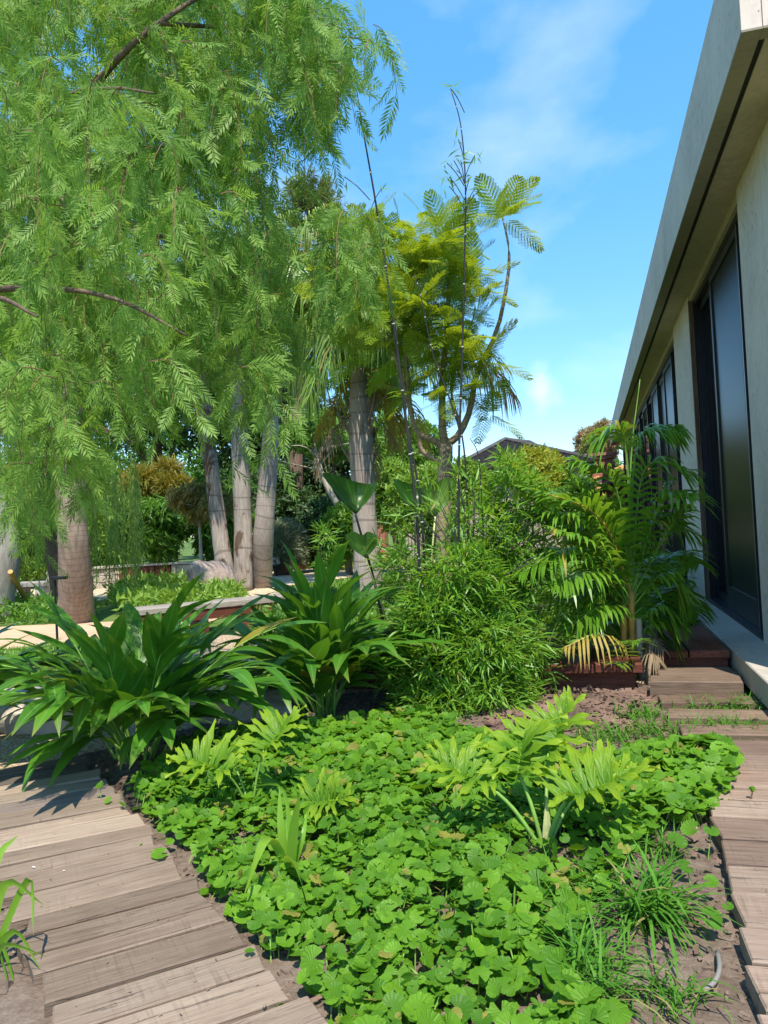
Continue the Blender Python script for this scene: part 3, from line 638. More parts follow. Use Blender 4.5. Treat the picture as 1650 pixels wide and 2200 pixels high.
def bipinnate_t(pairs=11, seed=0):
    rs = random.Random(seed); V = []; F = []; uv = []
    def strip(p, d, L, w, up):
        d = nrm(np.array(d, float)); s_ = nrm(np.cross(d, up))*w/2; n = len(V); V.extend([p-s_*.2, p+d*L*.5-s_, p+d*L, p+d*L*.5+s_]); F.append((n, n+1, n+2, n+3)); uv.extend([(0, 0), (-1, .5), (0, 1), (1, .5)])
    cv = .28
    for i in range(pairs):
        t = .14+.84*i/(pairs-1); p = np.array([0, t, -cv*t*t]); PL = .30*(math.sin(PI*(.16+.78*t))**.7)*rs.uniform(.9, 1.1)
        for s_ in (-1, 1):
            a = R(62-24*t); d = nrm(np.array([s_*math.sin(a), math.cos(a), -.18+rs.uniform(-.12, .12)])); m = 9
            for j in range(m):
                q = p+d*PL*(.12+.88*j/(m-1)) + np.array([0, 0, -.10*PL*(j/m)**2]); lf = .064*(1-.35*j/m)
                e = nrm(np.cross(d, [0, 0, 1.]))
                strip(q, e+d*.5, lf, .028, [0, 0, 1.]); strip(q, -e+d*.5, lf, .028, [0, 0, 1.])
    n = len(V); ys = np.linspace(0, 1, 6)
    for y in ys: V.extend([np.array((-.006, y, -cv*y*y)), np.array((.006, y, -cv*y*y))]); uv.extend([(0, y), (0, y)])
    for i in range(5): F.append((n+2*i, n+2*i+1, n+2*i+3, n+2*i+2))
    return T(V, F, uv)
def round_leaf_t(seed, cup=.10, n=19):
    rs = random.Random(seed); V = [(0, 0, 0)]; uv = [(0, .5)]; F = []
    for ring, rr in ((1, .55), (2, 1.0)):
        for i in range(n):
            th = R(-158+316*i/(n-1)); r0 = .52*(1+.16*math.cos(th))*(1+rs.uniform(-.04, .04)); r_ = r0*rr*(1+(.03 if i % 2 else -.025)*(ring == 2))
            z = (.022 if i % 2 else -.022)*(1.2 if ring == 2 else .7) + cup*rr*rr*(1 if ring == 1 else .75) + .03*math.sin(3*th+seed)*rr
            V.append((r_*math.sin(th), r_*math.cos(th)+.0, z)); uv.append((rr, th/PI))
    for i in range(n-1):
        F.append((0, 1+i+1, 1+i)); F.append((1+i, 1+i+1, 1+n+i+1, 1+n+i))
    return T(V, [tuple(reversed(f)) for f in F], uv)
def lobed_leaf_t(seed, lobes=9, fold=.55):
    rs = random.Random(seed); V = []; F = []; uv = []
    def lobe(p, d, L, w, rise):
        d = nrm(np.array(d, float)); s_ = nrm(np.cross(d, [0, 0, 1.])); n = len(V); seg = 6; ph = rs.uniform(0, 6); bend = rs.uniform(-.18, .18)
        for k in range(seg+1):
            t = k/seg; c = np.array(p)+d*L*t+s_*bend*L*t*t+np.array([0, 0, rise*L*(t-.62*t*t)]); ww = w*(.62+.55*math.sin(PI*min(1, t*.95+.1)))*(1-.75*t**5)/2
            wv = .042*math.sin(ph+t*13)*min(1, t*4)
            V.extend([c-s_*ww+[0, 0, wv], c+[0, 0, -.01], c+s_*ww+[0, 0, -wv]]); uv.extend([(-1, t), (0, t), (1, t)])
        for k in range(seg): a = n+3*k; F.extend([(a, a+1, a+4, a+3), (a+1, a+2, a+5, a+4)])
    for i in range(lobes):
        t = i/(lobes-1); y = -.05+.72*t; L = (.30+.26*math.sin(PI*min(1, t*.85+.12)))*rs.uniform(.88, 1.1)
        for s_ in (-1, 1):
            a = R(128-100*t+rs.uniform(-5, 5)); lobe((0, y+rs.uniform(-.02, .02), 0), (s_*math.sin(a), math.cos(a), rs.uniform(-.1, .15)), L*rs.uniform(.75, 1.2), .088*rs.uniform(.8, 1.25), fold*rs.uniform(.35, 1.5))
    lobe((0, .62, 0), (0, 1, 0), .40, .12, .1); lobe((0, -.06, 0), (0, 1, 0), .80, .20, .0)
    return T(V, F, uv)

def spread_parts(name, parent, tmpls, Ms, mat, keep=300, far_name='leaves', smooth=True):
    """the leaves that show largest as objects of their own sharing meshes, the others as one joined part"""
    Ms = np.asarray(Ms); d = np.linalg.norm(Ms[:, :3, 3]-np.array(CAM), axis=1)/np.linalg.norm(Ms[:, :3, 1], axis=1)
    rel = Ms[:, :3, 3]-np.array(CAM); fz = rel @ np.array(CF); px = 825+FPX*(rel @ np.array(CR))/fz; py = 1100-FPX*(rel @ np.array(CU))/fz
    d = d + np.where((px > -20) & (px < 1670) & (py > -20) & (py < 2220) & (fz > 0), 0, 1e4)
    idx = np.argsort(d); ms = [MB().t(t).mesh(name, mat, smooth) for t in tmpls]; ch = RG.integers(0, len(tmpls), len(Ms))
    for i in idx[:keep]: link(name, ms[ch[i]], parent, Matrix(Ms[i].tolist()))
    rest = idx[keep:]
    if len(rest):
        mb = MB()
        for k, t in enumerate(tmpls): mb.many(t, Ms[rest[ch[rest] == k]])
        mb.obj(far_name, mat, parent, smooth, kind='stuff')

# ------------------------------------------------------------------ palm fronds
def frond(mb, path, LL, n, w, droop=.5, ang=35, plume=.15, rr=.012, t0=.18, mi_leaf=0, mi_stem=1, prof=None, seg=3):
    P = smooth_path(path, 24); tube(mb, P, np.linspace(rr, rr*.25, len(P)), 5, mi_stem, False)
    t = np.repeat(np.linspace(t0, .995, n), 2); side = np.tile([-1., 1.], n); k = len(t)
    fi = t*(len(P)-1); i0 = np.minimum(fi.astype(int), len(P)-2); f = (fi-i0)[:, None]; pos = P[i0]*(1-f)+P[i0+1]*f
    tg = nrm(P[i0+1]-P[i0]); up = np.array([0, 0, 1.]); S_ = np.cross(tg, up); S_ = nrm(S_+1e-4); U = np.cross(S_, tg)
    a = R(ang)+.55*(t-.3)*1.0+RG.normal(0, .06, k); a = np.clip(a, .2, 1.35)
    d = nrm(S_*(side*np.cos(a))[:, None]+tg*np.sin(a)[:, None]+U*(RG.normal(.12, plume, k))[:, None])
    u = (t-t0)/(1-t0); L = LL*(np.clip(np.sin(PI*(.18+.78*u)), .1, 1)**.6)*RG.uniform(.88, 1.06, k)
    if prof is not None: L = L*prof(u)
    wv = tg-(tg*d).sum(1, keepdims=True)*d; wv = nrm(wv)*(w/2)
    V = []; uv = []
    for j in range(seg):
        s_ = j/seg; c = pos+d*(L*s_)[:, None]*(1-.25*droop*s_*s_)+np.array([0, 0, -1.])*(droop*L*s_*s_)[:, None]; ww = (.55 if j == 0 else 1-.35*s_)
        V += [c-wv*ww, c+wv*ww]; uv += [np.column_stack([np.full(k, -1.), np.full(k, s_)]), np.column_stack([np.full(k, 1.), np.full(k, s_)])]
    V.append(pos+d*L[:, None]*(1-.25*droop)+np.array([0, 0, -1.])*(droop*L)[:, None]); uv.append(np.column_stack([np.zeros(k), np.ones(k)]))
    nv = len(V); V = np.stack(V, 1).reshape(-1, 3); uv = np.stack(uv, 1).reshape(-1, 2)
    base = (2*seg-2, 2*seg-1, 2*seg)
    F = []
    for q in range(k):
        o = q*nv
        for j in range(seg-1): F.append((o+2*j, o+2*j+1, o+2*j+3, o+2*j+2))
        F.append((o+base[0], o+base[1], o+base[2]))
    mb.add(V, F, uv, mi_leaf); return mb
def arc_path(L, e0, e1, n=10, hook=0.0):
    """a frond's spine in the YZ plane, its slope going from e0 to e1 degrees"""
    p = np.zeros((n, 3)); 
    for i in range(1, n):
        t = (i-.5)/(n-1); e = R(e0+(e1-e0)*t**1.25); p[i] = p[i-1]+np.array([hook*t*.1, math.cos(e), math.sin(e)])*L/(n-1)
    return p
def frond_mesh(nm, L, e0, e1, LL, n, w, mats, **k): 
    mb = MB(); frond(mb, arc_path(L, e0, e1), LL, n, w, **k); return mb.mesh(nm, mats)
def palm_tree(name, label, base, tip_pts, radii, bark, group, crown, mats=None, dead=4, seed=1, rings_n=40, side=18):
    t = thing(name, label, 'palm tree', base, group)
    P = smooth_path([base]+tip_pts, rings_n); r = np.interp(np.linspace(0, 1, rings_n), np.linspace(0, 1, len(radii)), radii)
    rs = random.Random(seed); r = r*np.array([1+rs.uniform(-.022, .022) for i in range(rings_n)])
    mb = MB(); tube(mb, P, r, side); mb.obj('trunk', bark, t, True)
    top = P[-1]; ml = mats or [M['L_queen'], M['stem_green']]
    if crown:
        L0, protos = crown
        k = 0
        for (e0, e1, cnt, LL, mesh) in protos:
            for q in range(cnt):
                az = 2.4*k+rs.uniform(-.3, .3); k += 1
                m4 = Matrix.Translation(Vector(top)+Vector((0, 0, rs.uniform(-.15, .2)))) @ Matrix.Rotation(az, 4, 'Z') @ Matrix.Rotation(R(rs.uniform(-8, 8)), 4, 'X') @ Matrix.Scale(rs.uniform(.85, 1.1), 4)
                link('frond', mesh, t, m4)
    return t, P
QM = [M['L_queen'], M['stem_green']]
Q1 = frond_mesh('frond', 3.2, 82, 5, .75, 62, .035, QM, droop=.75, plume=.35, rr=.03)
Q2 = frond_mesh('frond', 3.4, 62, -45, .8, 66, .035, QM, droop=.95, plume=.35, rr=.03)
Q3 = frond_mesh('frond', 3.2, 40, -75, .8, 62, .035, QM, droop=1.0, plume=.3, rr=.03)
Q4 = frond_mesh('frond', 2.6, 5, -85, .6, 46, .03, [M['L_dead'], M['stem_orange']], droop=1.0, plume=.3, rr=.025)
Q5 = frond_mesh('frond', 2.2, -25, -88, .45, 36, .03, [M['L_brown'], M['twig']], droop=.9, plume=.4, rr=.025)
QC = (3.2, [(0, 0, 4, 0, Q1), (0, 0, 9, 0, Q2), (0, 0, 9, 0, Q3)])
QCd = (3.2, [(0, 0, 5, 0, Q1), (0, 0, 9, 0, Q2), (0, 0, 8, 0, Q3), (0, 0, 3, 0, Q4), (0, 0, 7, 0, Q5)])
PG = 'palms standing on the far gravel'
palm_tree('palm_tree', 'leaning palm with a peeling stained trunk, left of the close trio of palms', gp(490, 1272), [at(470, 1130, 20), at(455, 1010, 20), at(438, 880, 20.2), at(425, 700, 20.4)], [.25, .21, .19, .2, .17], M['bark_palm_b'], PG, QCd, seed=3)
palm_tree('palm_tree', 'upright palm with loose flaking bark, middle of the close trio of palms', gp(522, 1270), [at(522, 1130, 20), at(517, 1000, 20), at(512, 850, 20), at(505, 660, 20)], [.25, .235, .23, .21, .18], M['bark_palm_b'], PG, QC, seed=4)
palm_tree('palm_tree', 'smooth ringed pale palm trunk, thickest of the close trio of palms', gp(562, 1263), [at(567, 1140, 20), at(577, 1000, 20), at(583, 880, 20), at(588, 640, 20)], [.27, .26, .23, .19, .16], M['bark_palm'], PG, QC, seed=5)
pt, pp = palm_tree('palm_tree', 'palm behind the black bamboo with a shaggy split trunk top and drooping fronds', gp(795, 1300), [at(787, 1180, 14.6), at(781, 1060, 14.6), at(775, 940, 14.6), at(772, 850, 14.6), at(770, 790, 14.6)], [.31, .24, .22, .235, .18, .12], M['bark_palm'], PG, None, seed=6)
top = Vector(pp[-1]); rs = random.Random(5)
def aim_frond(parent, p0, p1, p2, mats, LL, n, w, d=(14.6, 14.4, 14.2), **k):
    mb = MB(); frond(mb, [p0, at(p1[0], p1[1], d[1]), at(p2[0], p2[1], d[2])], LL, n, w, **k); return mb.obj('frond', mats, parent)
c0 = at(771, 800, 14.6)
for p1, p2, dd in (((720, 640), (640, 690), 14.0), ((690, 690), (620, 800), 14.3), ((800, 560), (860, 520), 14.8), ((870, 560), (985, 520), 14.6), ((900, 600), (1010, 560), 15.3),
                   ((960, 700), (1085, 790), 14.9), ((740, 600), (700, 580), 15.2), ((770, 560), (765, 470), 14.8), ((720, 710), (660, 860), 13.6), ((840, 660), (900, 720), 13.6), ((830, 600), (930, 620), 14), ((770, 640), (740, 700), 13.2), ((690, 600), (590, 640), 15)):
    aim_frond(pt, c0, p1, p2, QM, .85, 58, .032, (14.6, (14.6+dd)/2, dd), droop=1.0, plume=.3, rr=.03)
for k in range(20):
    x2 = rs.uniform(560, 960); y2 = rs.uniform(700, 900)-abs(x2-770)*.35; x1 = 770+(x2-770)*.55; y1 = 640+rs.uniform(-60, 60); dd = rs.uniform(13.2, 16)
    aim_frond(pt, c0, (x1, y1), (x2, y2), QM, .9, 52, .034, (14.6, (14.6+dd)/2, dd), droop=1.1, plume=.3, rr=.03)
for p1, p2 in (((820, 850), (880, 930)), ((840, 870), (850, 960)), ((720, 860), (690, 930)), ((870, 850), (915, 960))):
    aim_frond(pt, c0, p1, p2, [M['L_dead'], M['stem_orange']], .5, 40, .03, (14.6, 14.8, 15.0), droop=.9, plume=.4, rr=.02)
aim_frond(pt, c0, (1000, 760), (1105, 850), [M['L_brown'], M['stem_orange']], .8, 50, .035, (14.6, 14.9, 15.2), droop=1.1, plume=.2, rr=.025)
for k in range(3):
    a = k*2.4; m4 = Matrix.Translation(at(773, 880, 14.6)) @ Matrix.Rotation(a, 4, 'Z') @ Matrix.Scale(rs.uniform(.5, .8), 4); link('dead_frond', Q5, pt, m4)
for k in range(16):
    a = rs.uniform(0, 6.28); z0 = at(773, 940+rs.uniform(-60, 70), 14.6); dv = Vector((math.cos(a), math.sin(a), 0))
    mb = MB(); tube(mb, [z0+dv*.15, z0+dv*.3+Vector((0, 0, .22)), z0+dv*.42+Vector((0, 0, .5))], [.05, .03, .012], 5); mb.obj('leaf_base', M['bark_fibre'], pt)
LP = palm_tree('palm_tree', 'stout fibrous brown palm trunk behind the ginger, beside the black garden lamp', gp(165, 1338), [at(160, 1200, 13.7), at(152, 1060, 13.7), at(147, 800, 13.8), at(145, 420, 14)], [.33, .27, .25, .25, .24], M['bark_fibre'], PG, (3.2, [(0, 0, 4, 0, Q1), (0, 0, 8, 0, Q2), (0, 0, 6, 0, Q3)]), seed=8)

# ------------------------------------------------------------------ background trees and shrubs
CL = []
for sd in range(3):
    rr_ = np.random.default_rng(sd); it = []
    for k in range(6):
        dv = rr_.normal(0, 1, 3); dv[2] += .3; it.append((small_leaf_t(.32), frames([rr_.normal(0, .28, 3)], [dv], [rr_.normal(0, .6, 3)+[0, 0, 1]], np.array([rr_.uniform(.7, 1.1)]))[0]))
    CL.append(combine(it))
HANG = []
for sd in range(3):
    rr_ = np.random.default_rng(sd+9); it = []
    for k in range(7):
        dv = np.array([rr_.normal(0, .6), rr_.normal(0, .6), -.8]); it.append((small_leaf_t(.2), frames([rr_.normal(0, .3, 3)], [dv], [rr_.normal(0, .6, 3)+[0, 0, 1]], np.array([rr_.uniform(.8, 1.2)]))[0]))
    HANG.append(combine(it))
NEED = []
for sd in range(3):
    rr_ = np.random.default_rng(sd+20); it = []
    for k in range(10):
        dv = rr_.normal(0, 1, 3)*[.8, .8, .8]+[0, .9, 0]; it.append((small_leaf_t(.10), frames([[0, 0, 0]], [dv], [[0, 0, 1.]], np.array([rr_.uniform(.7, 1.1)]))[0]))
    NEED.append(combine(it))
def crown_mats(c, rad, n, ls, lumps=12, lump_r=.45, shell=.6, seed=0, outward=.8):
    g = np.random.default_rng(seed); rad = np.array(rad, float)
    u = nrm(g.normal(0, 1, (lumps, 3)))*(g.uniform(.15, .72, lumps)**.6)[:, None]; lr = g.uniform(.7, 1.25, lumps)*lump_r
    w = lr**2; ch = g.choice(lumps, n, p=w/w.sum()); dv = nrm(g.normal(0, 1, (n, 3))); dv[:, 2] = np.where(g.random(n) < .35, np.abs(dv[:, 2]), dv[:, 2])
    P = np.array(c)+(u[ch]+dv*(lr[ch]*g.uniform(shell, 1, n)**.7)[:, None])*rad
    P[:, 2] = np.maximum(P[:, 2], .05)
    fw = nrm(dv*rad)*outward+g.normal(0, .45, (n, 3)); up = g.normal(0, .5, (n, 3))+[0, 0, 1.2]
    return frames(P, fw, up, ls*g.uniform(.65, 1.25, n))
def bush(name, label, cat, px, py, d, rx, ry, mat, n, ls, tm=None, trunk=None, lumps=12, lump_r=.45, seed=0, depth_r=None, group=None, bark=None, trunk_px=None):
    c = at(px, py, d); k = d/FPX; rad = (rx*k, (depth_r or rx*k*.8), ry*k)
    base = Vector((c.x, c.y, 0)) if trunk_px is None else Vector((gp(trunk_px, py, 0).x if 0 else at(trunk_px, py, d).x, c.y, 0))
    t = thing(name, label, cat, base, group)
    mb = MB(); Ms = crown_mats(c, rad, n, ls, lumps, lump_r, seed=seed+int(px)); tm = tm or CL
    for i, q in enumerate(tm): mb.many(q, Ms[i::len(tm)])
    mb.obj('crown' if trunk else 'foliage', mat, t)
    g = np.random.default_rng(seed+int(px)+1)
    mt = MB(); r0 = trunk or .05; b = np.array(base); cc = np.array(c)
    tube(mt, smooth_path([b, b*.5+cc*.5+g.normal(0, .05, 3)*rad[0], cc+[0, 0, rad[2]*.4]], 10), np.linspace(r0, r0*.3, 10), 8)
    for q in range(7):
        s_ = b+(cc-b)*g.uniform(.45, 1); e = cc+nrm(g.normal(0, 1, 3))*np.array(rad)*.75; tube(mt, smooth_path([s_, (s_+e)/2+[0, 0, .08*rad[2]], e], 6), np.linspace(r0*.45, r0*.1, 6), 5)
    mt.obj('trunk' if trunk else 'stems', bark or M['bark_brown'], t, True); return t

TG = 'trees closing the garden at the back'
bush('tall_tree', 'tall leafy tree standing behind the weeping willow at the far left', 'tree', 40, 760, 34, 260, 230, M['L_mid'], 3200, .42, trunk=.35, lumps=16, group=TG, seed=1)
bush('tall_tree', 'tall dark tree rising between the stout palm and the palm trio', 'tree', 330, 830, 35, 190, 190, M['L_dark'], 2600, .42, trunk=.35, lumps=16, group=TG, seed=2)
bush('tall_tree', 'dark broad evergreen behind the crowns of the palm trio', 'tree', 540, 860, 34, 150, 190, M['L_dark'], 2600, .40, trunk=.35, lumps=16, group=TG, seed=3)
bush('dark_conifer', 'shaded dark conifer filling the gap beside the brown trunk', 'tree', 690, 1010, 31, 85, 150, M['L_dark'], 2400, .36, trunk=.3, lumps=14, group=TG, seed=4)
bush('evergreen_tree', 'mid green tree with curling bare twigs behind the shaggy palm', 'tree', 850, 980, 30, 95, 90, M['L_mid'], 1800, .32, trunk=.2, lumps=14, group=TG, seed=5)
bush('garden_shrub', 'soft bluish green conifer shrub left of the shaggy palm trunk', 'shrub', 712, 965, 26, 45, 45, M['L_mid'], 900, .24, tm=NEED, lumps=9, seed=6)
bush('tall_tree', 'light green broad tree rising behind the crown of the shaggy palm', 'tree', 790, 800, 33, 105, 130, M['L_light'], 2600, .30, trunk=.2, lumps=18, lump_r=.38, group=TG, seed=33)
# araucaria with a bare trunk
def araucaria():
    b = at(637, 1190, 29); b.z = 0; t = thing('monkey_puzzle_tree', 'tall spiky monkey puzzle tree with a bare brown trunk behind the olive', 'tree', b)
    tp = at(668, 400, 29); mb = MB(); tube(mb, smooth_path([b, at(636, 1000, 29), at(650, 700, 29), tp], 20), np.linspace(.36, .08, 20), 10); mb.obj('trunk', M['bark_brown'], t, True)
    br = MB(); nd = []; g = np.random.default_rng(3)
    for k in range(100):
        u = g.uniform(0, 1)**.8; y = 410+u*260; c = at(668-(y-400)*.03, y, 29); az = g.uniform(0, 6.28); L = 2.3*(min(1, .28+u*1.15))*g.uniform(.75, 1.05)
        dv = np.array([math.cos(az), math.sin(az), .25-.35*u]); e = np.array(c)+dv*L; pa = smooth_path([c, np.array(c)+dv*L*.5-[0, 0, .08], e+[0, 0, .30]], 8); tube(br, pa, np.linspace(.045, .02, 8), 4)
        for q in range(20):
            f = g.uniform(.3, 1); i = min(6, int(f*7)); p = pa[i]+(pa[i+1]-pa[i])*(f*7-i); nd.append(frames([p+g.normal(0, .09, 3)], [nrm(pa[i+1]-pa[i])+g.normal(0, .5, 3)+[0, 0, .3]], [[0, 0, 1.]], np.array([g.uniform(.3, .48)]))[0])
    br.obj('branches', M['bark_brown'], t); nd = np.array(nd); mb = MB()
    for i, q in enumerate(NEED): mb.many(q, nd[i::3])
    mb.obj('needles', M['L_araucaria'], t, kind='stuff')
araucaria()
# weeping willow curtain at the left
def willow():
    b = at(130, 1200, 18); b.z = 0; t = thing('weeping_willow', 'weeping willow with pale hanging strands behind the stout palm trunk', 'tree', b)
    mb = MB(); tube(mb, smooth_path([b, at(100, 1080, 18), at(90, 900, 18.2)], 12), np.linspace(.22, .1, 12), 8)
    for k in range(9): e = at(-60+k*45, 900+abs(k-4)*14, 17.5+(k % 3)*.5); tube(mb, smooth_path([at(95, 960, 18.1), (np.array(at(95, 930, 18.1))+np.array(e))/2+[0, 0, .3], e], 8), np.linspace(.08, .02, 8), 5)
    mb.obj('trunk', M['bark_brown'], t, True)
    g = np.random.default_rng(4); st = MB(); P = []; D = []
    for k in range(230):
        x = g.uniform(-60, 300); y0 = g.uniform(890, 1040)+max(0, x-200)*.9; y1 = min(1265, y0+g.uniform(130, 300)); d = g.uniform(16.6, 19.5)
        a = np.array(at(x, y0, d)); c = np.array(at(x+g.uniform(-14, 14), y1, d)); c[2] = max(c[2], .1); pa = smooth_path([a, (a+c)/2+g.normal(0, .06, 3), c], 6); tube(st, pa, .008, 3, 0, False)
        n = int(np.linalg.norm(a-c)/.07)
        for q in range(n):
            f = q/n*5; i = min(4, int(f)); P.append(pa[i]+(pa[i+1]-pa[i])*(f-i)); D.append(np.array([g.normal(0, .5), g.normal(0, .5), -.9]))
    st.obj('strands', M['stem_green'], t); P = np.array(P); Ms = frames(P, np.array(D), g.normal(0, 1, P.shape), g.uniform(.10, .19, len(P)))
    mb = MB(); mb.many(small_leaf_t(.22), Ms); mb.obj('leaves', M['L_willow'], t, kind='stuff')
willow()
def far_wood():
    g = np.random.default_rng(77); Ms = []
    for k in range(46):
        x = -560+k*37+g.uniform(-10, 10); d = g.uniform(44, 56); h = g.uniform(120, 200) if x < 560 else g.uniform(60, 105) if x < 930 else g.uniform(35, 55)
        c = at(x, 1165-x*.053-h*.5, d); Ms.append(crown_mats(c, (1.7, 1.5, max(1.2, h*.5*d/FPX)), 260, .62, 7, .5, seed=k))
    mb = MB()
    Ms = np.concatenate(Ms)
    for i, q in enumerate(CL): mb.many(q, Ms[i::3])
    o = mb.obj('far_wood', M['L_mid'], None); tag(o, 'mass of far trees closing the horizon behind the garden', 'trees', kind='stuff')
far_wood()
SG = 'shrubs along the back of the garden'
bush('boundary_hedge', 'leafy boundary hedge seen between the willow strands at the left', 'hedge', 150, 1150, 30, 190, 85, M['L_light'], 2600, .3, lumps=20, lump_r=.4, seed=31)
bush('bamboo_shrub', 'lush bright green bamboo like shrub behind the curved planter wall', 'shrub', 330, 1140, 25, 95, 75, M['L_mid'], 2300, .30, tm=HANG, lumps=18, lump_r=.36, group=SG, seed=7)
bush('bamboo_shrub', 'green bamboo like shrub behind the trunks of the palm trio', 'shrub', 465, 1130, 26, 80, 85, M['L_mid'], 1800, .30, tm=HANG, lumps=15, lump_r=.38, group=SG, seed=8)
bush('golden_conifer', 'golden and orange needled conifer above the bamboo like shrub', 'tree', 345, 1035, 27, 75, 40, M['L_gold'], 1100, .42, tm=NEED, trunk=.10, lumps=10, seed=9)
bush('khaki_tree', 'small olive brown tree with a slim pale trunk before the bamboo shrub', 'tree', 425, 1075, 23, 62, 52, M['L_khaki'], 1000, .24, tm=HANG, trunk=.07, lumps=12, lump_r=.35, seed=10, bark=M['bark_pale'])
bush('back_shrub', 'dark glossy shrub in the shade right of the olive tree', 'shrub', 690, 1150, 27, 70, 65, M['L_dark'], 1700, .26, lumps=13, group=SG, seed=11)
bush('back_shrub', 'dark shrub hiding behind the palm trio and the olive tree', 'shrub', 590, 1110, 29, 80, 90, M['L_dark'], 1700, .30, lumps=13, group=SG, seed=12)
bush('back_shrub', 'bright green lit shrub right of the shaggy palm trunk', 'shrub', 850, 1060, 24, 70, 70, M['L_light'], 1700, .24, lumps=14, group=SG, seed=13)
bush('back_shrub', 'leafy shrub behind the trunk of the feathery leaved tree', 'shrub', 925, 1100, 22, 75, 90, M['L_light'], 1700, .22, lumps=14, group=SG, seed=14)
bush('back_shrub', 'mixed green shrub at the foot of the shaggy palm', 'shrub', 750, 1150, 24, 60, 60, M['L_mid'], 1400, .22, lumps=12, group=SG, seed=15)
bush('yellow_bush', 'yellow green bush in front of the hipped grey roof', 'bush', 1160, 1030, 24, 65, 55, M['L_yellow'], 1700, .22, lumps=14, group=SG, seed=16)
bush('back_shrub', 'leafy green bush between the bamboo and the areca palm', 'bush', 1215, 1090, 17, 65, 65, M['L_mid'], 1300, .16, lumps=16, lump_r=.38, group=SG, seed=17)
bush('yellow_bush', 'yellow green hedge bush behind the areca palm fronds', 'bush', 1300, 1165, 18, 95, 85, M['L_yellow'], 2200, .18, lumps=18, group=SG, seed=18)
bush('back_shrub', 'pale green bush at the left end of the grey roof', 'bush', 1000, 1040, 29, 55, 60, M['L_light'], 1200, .24, lumps=12, group=SG, seed=19)
bush('pinkish_tree', 'round tree with pinkish flowers beside the brick chimney', 'tree', 1285, 965, 40, 42, 50, M['L_pink'], 1300, .30, trunk=.15, lumps=12, seed=20)
bush('back_shrub', 'green bush behind the brick chimney and orange ridge tiles', 'bush', 1340, 1010, 44, 45, 35, M['L_mid'], 700, .34, lumps=9, group=SG, seed=21)
bush('back_shrub', 'shrub at the far left behind the swollen grey trunk', 'shrub', 60, 1170, 26, 110, 75, M['L_light'], 1800, .26, lumps=14, group=SG, seed=22)
def olive():
    b = at(606, 1236, 26.2); b.z = 0; t = thing('olive_tree', 'small round grey green olive tree with a gnarled trunk', 'tree', b)
    mb = MB(); tube(mb, smooth_path([b, b+Vector((-.05, 0, .25)), at(606, 1195, 26.2), at(610, 1170, 26.2)], 10), [.32, .27, .24, .24, .23, .2, .18, .15, .12, .08], 10); mb.obj('trunk', M['bark_brown'], t, True)
    g = np.random.default_rng(6); c = np.array(at(612, 1180, 26.2)); n = 1700; dv = nrm(g.normal(0, 1, (n, 3))); dv[:, 2] = np.where(dv[:, 2] < -.55, -dv[:, 2], dv[:, 2])
    P = c+dv*np.array([.78, .78, 1.0])*(g.uniform(.2, 1, n)**.5)[:, None]; Ms = frames(P, dv+[0, 0, .8]+g.normal(0, .2, (n, 3)), g.normal(0, 1, (n, 3)), g.uniform(.16, .30, n)); mb = MB(); mb.many(NEED[0], Ms); mb.obj('crown', M['L_olive'], t)
olive()
def pale_tree():
    b = gp(738, 1255); b = at(745, 1120, 25); b.z = 0; t = thing('slender_tree', 'slender leaning tree with a pale bare trunk behind the elephant ear leaf', 'tree', b)
    mb = MB(); tube(mb, smooth_path([b, at(735, 1110, 25), at(705, 1050, 25), at(682, 990, 25), at(672, 940, 25)], 16), np.linspace(.13, .07, 16), 8)
    g = np.random.default_rng(8)
    for k in range(14): s_ = np.array(at(690-k*1.2, 1010-k*5, 25)); e = s_+np.array([g.normal(0, .9), g.normal(0, .6), g.uniform(.2, 1.2)]); tube(mb, smooth_path([s_, (s_+e)/2+g.normal(0, .12, 3), e], 6), np.linspace(.03, .008, 6), 4)
    mb.obj('trunk', M['bark_pale'], t, True)
    mb = MB(); Ms = crown_mats(at(680, 930, 25), (1.1, .9, .8), 500, .2, 8); mb.many(CL[0], Ms); mb.obj('crown', M['L_mid'], t)
pale_tree()
def grey_trunk():
    b = gp(-12, 1335); d = (b-CAM).dot(CF); t = thing('swollen_trunk_tree', 'tree with a swollen grey trunk at the left edge, propped by a yellow pole', 'tree', b)
    mb = MB(); tube(mb, smooth_path([b, at(-12, 1260, d), at(-8, 1190, d), at(-12, 1120, d), at(-25, 1000, d), at(-40, 760, d+.3)], 22), [.36, .36, .37, .39, .41, .43, .44, .45, .45, .44, .42, .40, .37, .34, .31, .29, .27, .25, .23, .21, .19, .17], 16); mb.obj('trunk', M['bark_grey'], t, True)
    mb = MB(); Ms = crown_mats(at(-120, 560, d+.5), (2.2, 2, 1.6), 1500, .22, 14); mb.many(CL[1], Ms); mb.obj('crown', M['L_mid'], t)
    q = thing('support_pole', 'yellow bamboo prop leaning against the swollen grey trunk', 'pole', gp(72, 1318)); mb = MB(); tube(mb, [gp(72, 1318), at(22, 1228, d-.4)], [.055, .05], 8)
    mb.obj('cane', M['bamboo_pole'], q)
grey_trunk()

